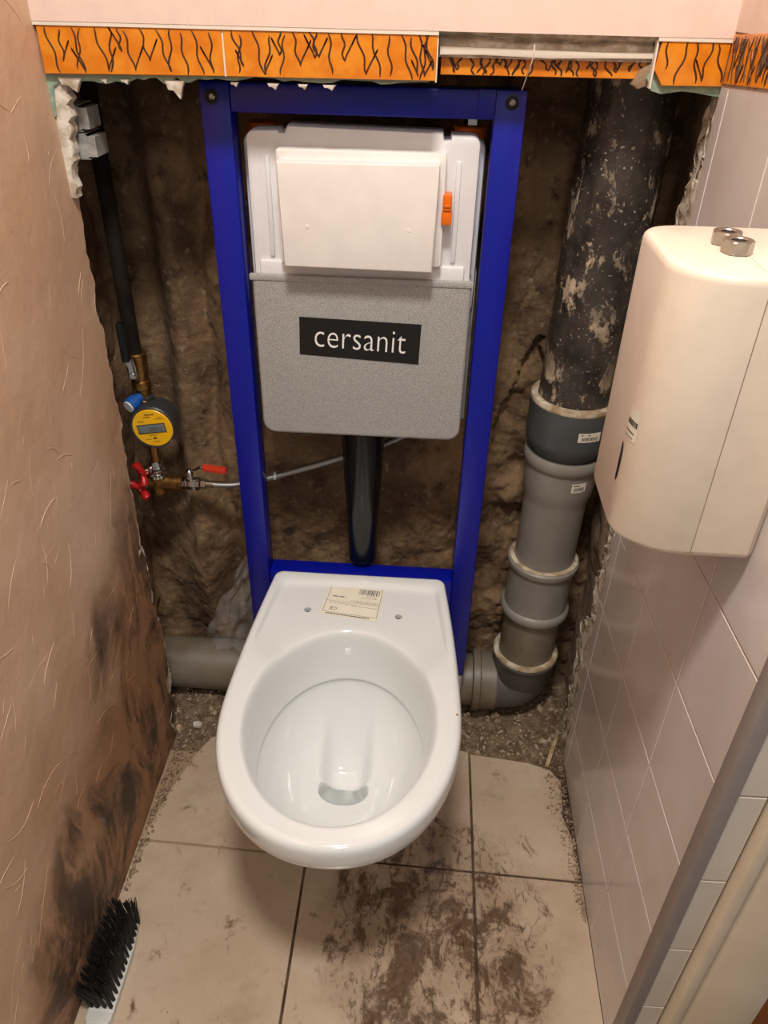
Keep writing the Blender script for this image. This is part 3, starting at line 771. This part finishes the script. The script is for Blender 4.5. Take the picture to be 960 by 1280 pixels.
def cyl_patch(name, r_, a0, a1, z0, z1, mat, parent):
    m = MB(); K_ = 10; v = []; f = []
    for k in range(K_ + 1):
        a = math.radians(a0 + (a1 - a0)*k/K_); v += [(r_*math.cos(a), r_*math.sin(a), z0), (r_*math.cos(a), r_*math.sin(a), z1)]
    for k in range(K_): f.append((2*k, 2*k + 2, 2*k + 3, 2*k + 1))
    return m.add(v, f).build(name, mat, parent, 60, False)
def cyl_marks(parent, r_, a0, a1, z0, z1, kind):
    m = MB(); rr = random.Random(int(a0*7 + z0*1000))
    def q(u0, u1, v0, v1):
        A0, A1 = [math.radians(a0 + (a1 - a0)*u) for u in (u0, u1)]; Z0, Z1 = z0 + (z1 - z0)*v0, z0 + (z1 - z0)*v1
        m.add([(r_*math.cos(A0), r_*math.sin(A0), Z0), (r_*math.cos(A1), r_*math.sin(A1), Z0), (r_*math.cos(A1), r_*math.sin(A1), Z1), (r_*math.cos(A0), r_*math.sin(A0), Z1)], [(0, 1, 2, 3)])
    if kind == 'bars':
        u = .15
        while u < .85: w = rr.uniform(.012, .035); q(u, u + w, .18, .55); u += w + rr.uniform(.015, .03)
        q(.1, .5, .72, .84); q(.12, .88, .06, .10)
    m.build('lettering', 'label_ink', parent, 0, False)
ls = cyl_patch('sticker', .0718, -88, -57, .707, .7235, 'label_paper', red); ls['label'] = 'small white product sticker'
cyl_marks(ls, .0721, -88, -57, .707, .7235, 'bars')
gp = stack('drain_pipe', 'long mid grey plastic drain pipe with wide socket above the collar', 'pipe',
           [(.0545, .645), (.0570, .656), (.0650, .658), (.0680, .653), (.0685, .645), (.0675, .638), (.0630, .632), (.0625, .600), (.0610, .580), (.0565, .565), (.0555, .555), (.0555, .36)], 'pvc_grey')
ls = cyl_patch('sticker', .0630, -80, -55, .6035, .6215, 'label_paper', gp); ls['label'] = 'small white barcode sticker'
cyl_marks(ls, .0633, -80, -55, .6035, .6215, 'bars')
def lipf(z, r0, r1): return [(r0, z - .007), (r1 - .0015, z - .006), (r1, z - .002), (r1, z + .002), (r1 - .002, z + .0055), (r0, z + .006)]
cp = stack('pipe_collar', 'grey plastic slip collar with two raised lips on the drain pipe', 'pipe fitting',
           [(.0557, .4200), (.0570, .4230), (.0630, .4230), (.0670, .4190), (.0675, .4130), (.0660, .4080), (.0615, .4040), (.0610, .3900), (.0605, .318), (.0610, .312), (.0650, .3090), (.0672, .3050), (.0675, .2990), (.0660, .2940), (.0600, .2915), (.0557, .2915)], 'pvc_grey')
o = MB().lathe([(.0556, .4215), (.0556, .4245), (.0600, .4252), (.0640, .4238), (.0640, .4225)], 56).build('dirt_ring', 'lip_cream', cp); o['label'] = 'rusty dirt line on the collar lip'
sp2 = stack('drain_pipe', 'short brownish grey pipe between the collar and the elbow', 'pipe', [(.0553, .30), (.0553, .135)], 'pvc_dusty')
# elbow at the foot: socket up, bend, socket to the left
el = empty('pipe_elbow', 'dirty dark grey plastic elbow at the foot of the drain stack', 'pipe fitting', (.2405, 1.172, .0))
elk = lambda m, nm, mt, lb_=None: kid(m, nm, mt, el, 35, lb_)
pts = [(.2415, 1.172, .140), (.2410, 1.172, .118)] + [(.2405 - .036*(1 - math.cos(a)), 1.172, .114 - .036*math.sin(a)) for a in [PI/2*k/8 for k in range(1, 9)]] + [(.180, 1.172, .078), (.150, 1.172, .078)]
elk(MB().tube(pts, .0565, 44), 'bend', 'pvc_elbow')
elk(MB().lathe([(.0556, .1760), (.0580, .1790), (.0635, .1790), (.0670, .1740), (.0670, .1670), (.0640, .1620), (.0620, .1580), (.0615, .118), (.0570, .108)], 56, (.2420, 1.172, 0)), 'upper_socket', 'pvc_elbow')
o = elk(MB().lathe([(.0556, .1775), (.0556, .1805), (.0600, .1812), (.0650, .1795), (.0665, .1770), (.0665, .1750), (.0640, .1760)], 56, (.2420, 1.172, 0)), 'dirt_ring', 'lip_cream', 'rusty dirt line on the socket lip')
elk(MB().lathe([(.0560, .192), (.0615, .186), (.0620, .155), (.0660, .152), (.0660, .139), (.0620, .1365), (.0556, .1365)], 48, (0, 1.172, .078), 'x'), 'side_socket', 'pvc_dusty')
hp = MB().lathe([(.0545, -.30), (.0550, -.30), (.0550, .185)], 48, (-.0, 1.172, .078), 'x')
m = MB()
prof = [(.0550, -.555), (.0550, .145)]
o = m.lathe(prof, 48, (0, 1.172, .078), 'x').build('waste_pipe', 'pvc_dusty', None, 30); tag(o, 'dusty grey horizontal waste pipe lying behind the toilet', 'pipe')

# ---- water supply
PX, PY = -.4745, 1.168
o = MB().lathe([(.0120, .775), (.0120, 1.60)], 24, (PX - .004, PY, 0)).build('supply_pipe', 'old_steel'); tag(o, 'dark steel water pipe running down the left of the niche', 'pipe')
sv = empty('shutoff_valve', 'shutoff valve with long black lever above the yellow meter', 'valve', (PX, PY, .765))
kid(MB().lathe([(.0125, .735), (.0155, .737), (.0155, .750), (.0130, .752), (.0150, .760), (.0160, .770), (.0150, .782), (.0160, .785), (.0160, .798), (.0135, .800)], 24, (PX - .001, PY, 0)), 'body', 'brass', sv)
kid(MB().lathe([(.0001, 1.138), (.0045, 1.138), (.0055, 1.141), (.0055, 1.165)], 20, (PX - .002, 0, .770), 'y').lathe([(.0090, 1.1445), (.0090, 1.149), (.0085, 1.150)], 6, (PX - .002, 0, .770), 'y'), 'stem', 'chrome', sv)
kid(MB().prism([(-.4835, .764), (-.4690, .764), (-.4690, .784), (-.4730, .800), (-.4860, .800), (-.4855, .784)], 'y', 1.140, 1.1435, .001), 'lever_plate', 'chrome', sv)
kid(MB().prism(rrect(-.4880, -.4750, .795, .862, .004), 'y', 1.1335, 1.1415, .002).box((-.4833, 1.1325, .806), (-.4797, 1.1350, .852), .0008), 'lever', 'black_plastic', sv, label='black plastic lever grip')
fl = empty('strainer', 'small brass strainer with blue cap just above the meter', 'valve', (PX, PY, .715))
kid(MB().lathe([(.0120, .700), (.0145, .702), (.0145, .716), (.0125, .718), (.0125, .735), (.0145, .737), (.0145, .743), (.0120, .744)], 20, (PX + .001, PY, 0)), 'body', 'brass', fl)
d = Vector((-.45, -.82, -.25)).normalized(); b0 = Vector((PX, PY, .724))
kid(MB().tube([b0, b0 + d*.018, b0 + d*.020, b0 + d*.036], [.009, .009, .0125, .0125], 18), 'cap', 'blue_plastic', fl, label='blue plastic cap')
kid(MB().tube([b0 + d*.0355, b0 + d*.0385], [.0105, .0100], 18), 'seal_tag', 'cap_white', fl, label='round pale tag')
wm = empty('water_meter', 'round yellow faced digital water meter on the left pipe', 'meter', (-.4535, PY, .640))
MXc, MZc = -.4545, .6790
kid(MB().lathe([(.0115, .6250), (.0150, .627), (.0150, .640), (.0125, .642), (.0125, .707), (.0150, .709), (.0150, .722), (.0115, .724)], 6, (PX + .004, PY, 0)), 'coupling', 'meter_body', wm)
kid(MB().lathe([(.0260, 1.185), (.0340, 1.180), (.0385, 1.165), (.0400, 1.145), (.0395, 1.1330), (.0375, 1.1305), (.0352, 1.1315)], 44, (MXc, 0, MZc), 'y'), 'case', 'meter_body', wm)
fc = kid(MB().lathe([(.0350, 1.1340), (.0348, 1.1312), (.0335, 1.1300)], 44, (MXc, 0, MZc), 'y'), 'dial', 'yellow_face', wm, label='yellow dial')
rot = Matrix.Translation((MXc, 0, MZc)) @ Matrix.Rotation(math.radians(-9), 4, 'Y')
def onface(m): m.v = [tuple(rot @ Vector(p)) for p in m.v]; return m
onface(MB().box((-.0255, 1.1288, -.0085), (.0235, 1.1302, .0085), .0004)).build('bezel', 'meter_body', fc)
ld = onface(MB().box((-.0240, 1.1284, -.0070), (.0220, 1.1290, .0070), .0002)).build('display', 'lcd', fc)
# seven-segment digits, dim
SEG = {'0': 'abcdef', '1': 'bc', '2': 'abged', '3': 'abgcd', '4': 'fgbc', '5': 'afgcd', '6': 'afgedc', '7': 'abc', '8': 'abcdefg'}
m = MB()
for i_, ch in enumerate('00012'):
    x0 = -.0040 + i_*.0050; w_, h_ = .0028, .0072; z0 = -.0036; t_ = .0006
    S_ = {'a': (x0, x0 + w_, z0 + h_ - t_, z0 + h_), 'd': (x0, x0 + w_, z0, z0 + t_), 'g': (x0, x0 + w_, z0 + h_/2, z0 + h_/2 + t_),
          'f': (x0, x0 + t_, z0 + h_/2, z0 + h_), 'e': (x0, x0 + t_, z0, z0 + h_/2), 'b': (x0 + w_ - t_, x0 + w_, z0 + h_/2, z0 + h_), 'c': (x0 + w_ - t_, x0 + w_, z0, z0 + h_/2)}
    for sgm in SEG[ch]:
        a, b, c_, d_ = S_[sgm]; m.add([(a, 1.1282, c_), (b, 1.1282, c_), (b, 1.1282, d_), (a, 1.1282, d_)], [(0, 1, 2, 3)])
onface(m).build('digit', 'lcd_digit', ld, 0, False)
m = MB(); r = random.Random(12)
def fq(x0, x1, z0, z1): m.add([(x0, 1.1297, z0), (x1, 1.1297, z0), (x1, 1.1297, z1), (x0, 1.1297, z1)], [(0, 1, 2, 3)])
for (z_, a, b, h_) in ((.0245, -.006, .010, .0026), (.0205, -.010, .002, .0020), (.0185, .012, .022, .0010), (.0160, .010, .024, .0010), (.0150, -.022, -.012, .0010), (.0125, -.022, -.010, .0010), (-.0135, -.010, .004, .0014), (-.0255, -.006, .003, .0012), (-.0205, -.018, -.008, .0012)):
    x_ = a
    while x_ < b: w_ = r.uniform(.0008, .0022); fq(x_, x_ + w_, z_, z_ + h_); x_ += w_ + .0007
fq(-.0040, .0025, -.0200, -.0170)
for i_ in range(6):
    for j_ in range(2): 
        if r.random() < .5: fq(-.0275 + j_*.001, -.0268 + j_*.001, -.008 + i_*.003, -.0065 + i_*.003)
onface(m).build('lettering', 'label_ink', fc, 0, False)
bt = empty('brass_tee', 'brass tee fitting below the yellow meter', 'pipe fitting', (PX, PY, .53))
kid(MB().lathe([(.0085, .590), (.0085, .626), (.0100, .628)], 20, (PX + .001, PY, 0)), 'nipple', 'brass', bt)
kid(MB().lathe([(.0100, .559), (.0170, .561), (.0170, .567), (.0140, .569), (.0155, .572), (.0155, .577), (.0125, .579), (.0125, .588), (.0100, .592)], 24, (PX, PY, 0)), 'union', 'chrome', bt, label='chrome union')
kid(MB().lathe([(.0145, .527), (.0150, .532), (.0150, .560)], 24, (PX, PY, 0)).lathe([(.0120, -.4980), (.0145, -.4950), (.0145, -.4370), (.0165, -.4350), (.0165, -.4300)], 24, (0, PY, .5470), 'x'), 'body', 'brass', bt)
def butterfly(name, label, c, d, rot_):
    e = empty(name, label, 'valve', c, 'red butterfly valves at the brass tee'); c = Vector(c); d = Vector(d).normalized()
    kid(MB().tube([c, c + d*.006, c + d*.007, c + d*.020], [.0085, .0085, .0055, .0055], 14), 'stem', 'chrome', e)
    u_ = d.cross(Vector((0, 0, 1))).normalized(); v_ = u_.cross(d); ax = u_*math.cos(rot_) + v_*math.sin(rot_); c2 = c + d*.019
    m = MB().tube([c2 - d*.003, c2 + d*.004], [.0085, .0085], 16)
    for sg in (-1, 1):
        m.tube([c2 + ax*sg*.004, c2 + ax*sg*.010 + d*.001, c2 + ax*sg*.016 + d*.004, c2 + ax*sg*.021 + d*.006, c2 + ax*sg*.0225 + d*.006], [.0050, .0062, .0080, .0070, .003], 12)
    kid(m, 'handle', 'red_plastic', e, 50, 'red wing handle')
    kid(MB().tube([c2 + d*.003, c2 + d*.0065], [.0045, .0035], 6), 'screw', 'chrome', e)
butterfly('butterfly_valve', 'upper red winged valve left of the chrome union', (PX - .012, PY - .006, .576), (-.35, -.9, .1), 1.15)
butterfly('butterfly_valve', 'lower red winged valve left of the brass tee', (PX - .018, PY - .008, .546), (-.40, -.9, -.05), .55)
bv = empty('ball_valve', 'small chrome ball valve with red lever at the brass tee', 'valve', (-.420, PY, .535))
kid(MB().lathe([(.0105, -.4340), (.0130, -.4330), (.0130, -.4240), (.0115, -.4230), (.0125, -.4200), (.0125, -.4080), (.0115, -.4060), (.0130, -.4050), (.0130, -.3980), (.0105, -.3970)], 8, (0, PY, .5475), 'x'), 'body', 'chrome', bv, 25)
kid(MB().lathe([(.0060, .556), (.0060, .568), (.0075, .569), (.0075, .574), (.0040, .577)], 16, (-.4150, PY, 0)), 'stem', 'chrome', bv)
kid(MB().tube([(-.415, PY, .5755), (-.405, PY - .002, .5760), (-.397, PY - .005, .5830), (-.388, PY - .008, .5880), (-.375, PY - .010, .5885)], .0024, 8), 'lever_arm', 'chrome', bv)
kid(MB().prism([(-.385, .5850), (-.3435, .5800), (-.3425, .5850), (-.3450, .5890), (-.368, .5920), (-.385, .5935)], 'y', PY - .018, PY - .006, .002), 'lever', 'red_grip', bv, label='red lever grip')
hs = empty('braided_hose', 'braided steel hose running from the red lever valve behind the cistern', 'hose', (-.39, PY, .54))
kid(MB().lathe([(.0090, -.3960), (.0098, -.3950), (.0098, -.3860), (.0085, -.3850)], 6, (0, PY, .5475), 'x').lathe([(.0068, -.385), (.0068, -.372)], 16, (0, PY, .5475), 'x'), 'end_nut', 'chrome', hs, 25)
hpts = []
ctl = [(-.378, PY, .5475), (-.335, PY + .002, .5480), (-.285, PY + .006, .5590), (-.235, PY + .008, .5760), (-.180, PY + .010, .5950), (-.120, PY + .014, .6160), (-.060, PY + .026, .6360), (-.010, PY + .038, .6600), (.030, PY + .047, .7050), (.045, PY + .048, .80)]
def cr(p, t):
    k = min(int(t), len(p) - 2); f = t - k; g = lambda i_: Vector(p[min(max(i_, 0), len(p) - 1)])
    a, b, c_, d_ = g(k-1), g(k), g(k+1), g(k+2)
    return .5*((2*b) + (c_ - a)*f + (2*a - 5*b + 4*c_ - d_)*f*f + (3*b - a - 3*c_ + d_)*f**3)
hpts = [cr(ctl, (len(ctl) - 1)*k/60) for k in range(61)]
kid(MB().tube(hpts, .0063, 12), 'braid', 'braid', hs, 60)
kid(MB().lathe([(.0072, -.2605), (.0076, -.2600), (.0076, -.2570), (.0072, -.2565)], 16, (0, PY + .007, .5680), 'x'), 'clip', 'cap_white', hs)

# ---- galvanised profile ends left at the top of the niche
for z0, x1, lb_ in ((1.145, -.4540, 'upper stub of embossed galvanised drywall profile in the top left corner'), (1.112, -.4500, 'lower stub of embossed galvanised drywall profile in the top left corner')):
    m = MB().prism([(-.548, z0), (x1 - .006, z0 + .0005), (x1, z0 + .003), (x1, z0 + .026), (x1 - .005, z0 + .029), (-.548, z0 + .029)], 'y', 1.072, 1.0730, 0)
    m.box((-.548, 1.072, z0 - .0010), (x1 - .002, 1.120, z0)).box((-.548, 1.072, z0 + .029), (x1 - .004, 1.120, z0 + .0300)).box((x1 - .001, 1.0725, z0 + .002), (x1 + .008, 1.112, z0 + .027), .0005)
    tag(m.build('drywall_profile', 'zinc', None, 20), lb_, 'metal profile', 'galvanised profile stubs')

# ---- wall mounted dispenser
dp = empty('wall_dispenser', 'rounded cream plastic dispenser mounted on the tiled right wall', 'dispenser', (.262, .69, .856))
def dring(z, ins, x1):
    x0, y0, y1 = .1955 + ins, .6080 + ins, .7680 - ins
    out = []
    def arc(cx, cy, rx, ry, a0, a1, k_):
        for k in range(k_ + 1):
            a = a0 + (a1 - a0)*k/k_; out.append((cx + rx*math.cos(a), cy + ry*math.sin(a), z))
    out.append((x1, y0, z))
    arc(x0 + .062, y0 + .050, .062, .050, -PI/2, -PI, 14)
    arc(x0 + .030, y1 - .030, .030, .030, PI, PI/2, 10)
    out.append((x1, y1, z))
    return out
XS = .2670
ZB, ZT = .8560, 1.1285
lv = [(ZB, .007), (ZB + .0015, .003), (ZB + .004, .0010), (ZB + .008, 0), (ZT - .008, 0), (ZT - .0035, .0008), (ZT - .0012, .0026), (ZT, .0065)]
kid(MB().loft([dring(z_, i_, XS - .0006) for z_, i_ in lv]), 'cover', 'dispenser_plastic', dp, 40)
lv2 = [(ZB + .0005, .004), (ZB + .003, .0012), (ZB + .008, .0004), (ZT - .008, .0004), (ZT - .0030, .0010), (ZT - .0005, .0040)]
def bring(z, ins):
    y0, y1 = .6080 + ins, .7680 - ins
    return [(XR - .0012, y0 + .006, z), (XR - .008, y0, z), (XS + .0006, y0, z), (XS + .0006, y1, z), (XR - .008, y1, z), (XR - .0012, y1 - .006, z)]
kid(MB().loft([bring(z_, i_) for z_, i_ in lv2]), 'base', 'dispenser_plastic', dp, 40)
kid(MB().box((XS - .004, .6086, ZB + .003), (XS + .004, .7674, ZT - .003)), 'seam', 'dispenser_seam', dp)
# viewing slot and label on the rounded side
def onside(u_, z_, off=.0003):
    """u runs over the near rounded corner: 0 at the flat left side, 1 at the near face"""
    a = -PI + (PI/2)*u_; cx, cy = .1955 + .062, .6080 + .050
    p = Vector((cx + .062*math.cos(a), cy + .050*math.sin(a), z_)); nn = Vector((math.cos(a)/.062, math.sin(a)/.050, 0)).normalized()
    return p + nn*off
m = MB(); v = []; f = []
zc, hw, hh = .9310, .062, .0215
outl = [(-0.02 + hw*math.cos(t), zc + (hh if math.sin(t) > 0 else -hh)*abs(math.sin(t))**.6) for t in [2*PI*k/24 for k in range(24)]]
m.add([onside(a, b) for a, b in outl], [tuple(range(24))]); kid(m, 'viewing_slot', 'dispenser_dark', dp, 0, 'narrow dark viewing slot')
m = MB()
for k in range(6):
    m.add([onside(-.02 + .045*k, .961), onside(-.02 + .045*(k+1), .961), onside(-.02 + .045*(k+1), .993), onside(-.02 + .045*k, .993)], [(0, 1, 2, 3)])
lbd = kid(m, 'label', 'label_paper', dp, 60, 'pale worn sticker')
m = MB(); r = random.Random(3)
for z_, h_, a, b in ((.9760, .0055, .02, .22), (.9685, .0016, .0, .21), (.9635, .0012, .01, .18)):
    u_ = a
    while u_ < b: w_ = r.uniform(.012, .030); m.add([onside(u_, z_, .0006), onside(u_ + w_, z_, .0006), onside(u_ + w_, z_ + h_, .0006), onside(u_, z_ + h_, .0006)], [(0, 1, 2, 3)]); u_ += w_ + .008
m.build('lettering', 'label_ink', lbd, 0, False)
def nut(name, label, loc, rz, rx=0):
    def hexr(r_, z_): return [(r_*math.cos(PI/3*k), r_*math.sin(PI/3*k), z_) for k in range(6)]
    def hexin(r_, z_): return [(r_*math.cos(PI/3*k), r_*math.sin(PI/3*k), z_) for k in range(6)]
    N = 24
    def circ(r_, z_): return [(r_*math.cos(2*PI*k/N), r_*math.sin(2*PI*k/N), z_) for k in range(N)]
    def hx(r_, z_):
        out = []
        for k in range(N):
            a = 2*PI*k/N; c_ = math.cos(PI/6)/math.cos((a % (PI/3)) - PI/6); out.append((r_*c_*math.cos(a), r_*c_*math.sin(a), z_))
        return out
    m = MB().loft([circ(.0074, .0), circ(.0118, 0), hx(.0132, .0012), hx(.0132, .0098), circ(.0118, .0110), circ(.0074, .0110), circ(.0066, .0100), circ(.0066, .0010), circ(.0074, .0)], False, False)
    o = m.build(name, 'steel', None, 25); o.location = loc; o.rotation_euler = (rx, 0, rz); tag(o, label, 'nut', 'loose nuts on the dispenser'); return o
nut('hex_nut', 'loose hexagonal steel nut farther back on top of the dispenser', (.2570, .7030, ZT + .0003), .3)
nut('hex_nut', 'loose hexagonal steel nut nearer the front edge of the dispenser', (.2580, .6755, ZT + .0003), .9)

# ---- hand brush on the floor by the left wall
hbz = empty('hand_brush', 'hand brush with black bristles lying bristles up by the left wall', 'brush', (-.442, .56, 0))
blk = [(-.4600, .505), (-.4590, .60), (-.4520, .645), (-.4400, .655), (-.4270, .645), (-.4200, .60), (-.4200, .505)]
kid(MB().prism(blk, 'z', .012, .001, .002), 'block', 'brush_plastic', hbz)
hd = [(-.4600, .507), (-.4200, .507), (-.4205, .494), (-.4280, .482), (-.4300, .40), (-.4320, .345), (-.4400, .338), (-.4480, .345), (-.4500, .40), (-.4520, .482), (-.4605, .494)]
kid(MB().prism(hd, 'z', .0115, .001, .003), 'handle', 'brush_plastic', hbz)
kid(MB().box((-.4590, .4925, .0110), (-.4215, .4945, .0125), .0005), 'ridge', 'brush_plastic', hbz)
r = random.Random(31)
for i_ in range(13):
    for j_ in range(4):
        y_ = .512 + i_*.0108; x_ = -.4555 + j_*.0103 + (0 if i_ < 10 else (.004 - j_*.002)*(i_ - 9)*.4)
        m = MB()
        for q_ in range(16):
            bx, by = x_ + r.uniform(-.002, .002), y_ + r.uniform(-.002, .002)
            lx = -.010 + (j_ - 1.5)*.0030 + r.uniform(-.004, .004); ly = .004 + (i_ - 6)*.0008 + r.uniform(-.004, .004); L = r.uniform(.044, .052)
            m.tube([(bx, by, .0115), (bx + lx*.35, by + ly*.35, .0115 + L*.5), (max(bx + lx, -.474), by + ly, .0115 + L)], [.0012, .0013, .0007], 4)
        kid(m, 'bristle_tuft', 'bristle', hbz, 60)

# ---- crumpled plastic film beside the frame
xg = np.linspace(0, 1, 46); vg = np.linspace(0, 1, 50); U, V = np.meshgrid(xg, vg)
Px = -.418 + U*.120 + fbm(U, V, 4, 2, 603)*.015
Pz = .139 + V*.235
f0 = fbm(U, V, 3.5, 2, 601); f1 = np.abs(fbm(U, V, 3, 2, 607)); f2 = np.abs(fbm(V, U, 5, 2, 611))
wid = np.clip(1 - .75*np.abs(V - .28)/.72*(V > .28), .2, 1)
Px = -.300 - (1 - U)*.118*wid*(1 + .25*fbm(V, V*0, 6, 2, 617))
Pyy = 1.178 - np.sin(PI*np.clip(V*1.2, 0, 1))*.022*np.sin(PI*U) + f1*.055 - f2*.020 - .030*(1 - V)**2
o = grid_mesh('plastic_film', np.stack([Px, Pyy, Pz], -1), 'film'); tag(o, 'crumpled clear plastic film on the waste pipe beside the blue frame', 'plastic film')
# ---- small loose things
o = MB().tube([(.1075, 1.033, 1.2560), (.1078, 1.0325, 1.2500), (.1070, 1.034, 1.240), (.1050, 1.044, 1.2285), (.1035, 1.060, 1.2160), (.1040, 1.088, 1.2050)], .0008, 6).build('thread', 'thread'); tag(o, 'pale string dangling from the gap above the frame', 'string')
o = MB().prism([(.2880, 1.012), (.2960, 1.010), (.3230, 1.082), (.3170, 1.086), (.3050, 1.058)], 'z', .016, .006, .001).build('wood_splinter', 'splinter_wood'); tag(o, 'flat pale wood splinter beside the right tiled wall', 'wood')
o = MB().prism([(-.446, 1.054), (-.430, 1.052), (-.428, 1.062), (-.436, 1.066), (-.447, 1.063)], 'z', .014, .006, .001).build('plaster_chip', 'chip'); tag(o, 'white plaster chip in the rubble left of the toilet', 'plaster chip')
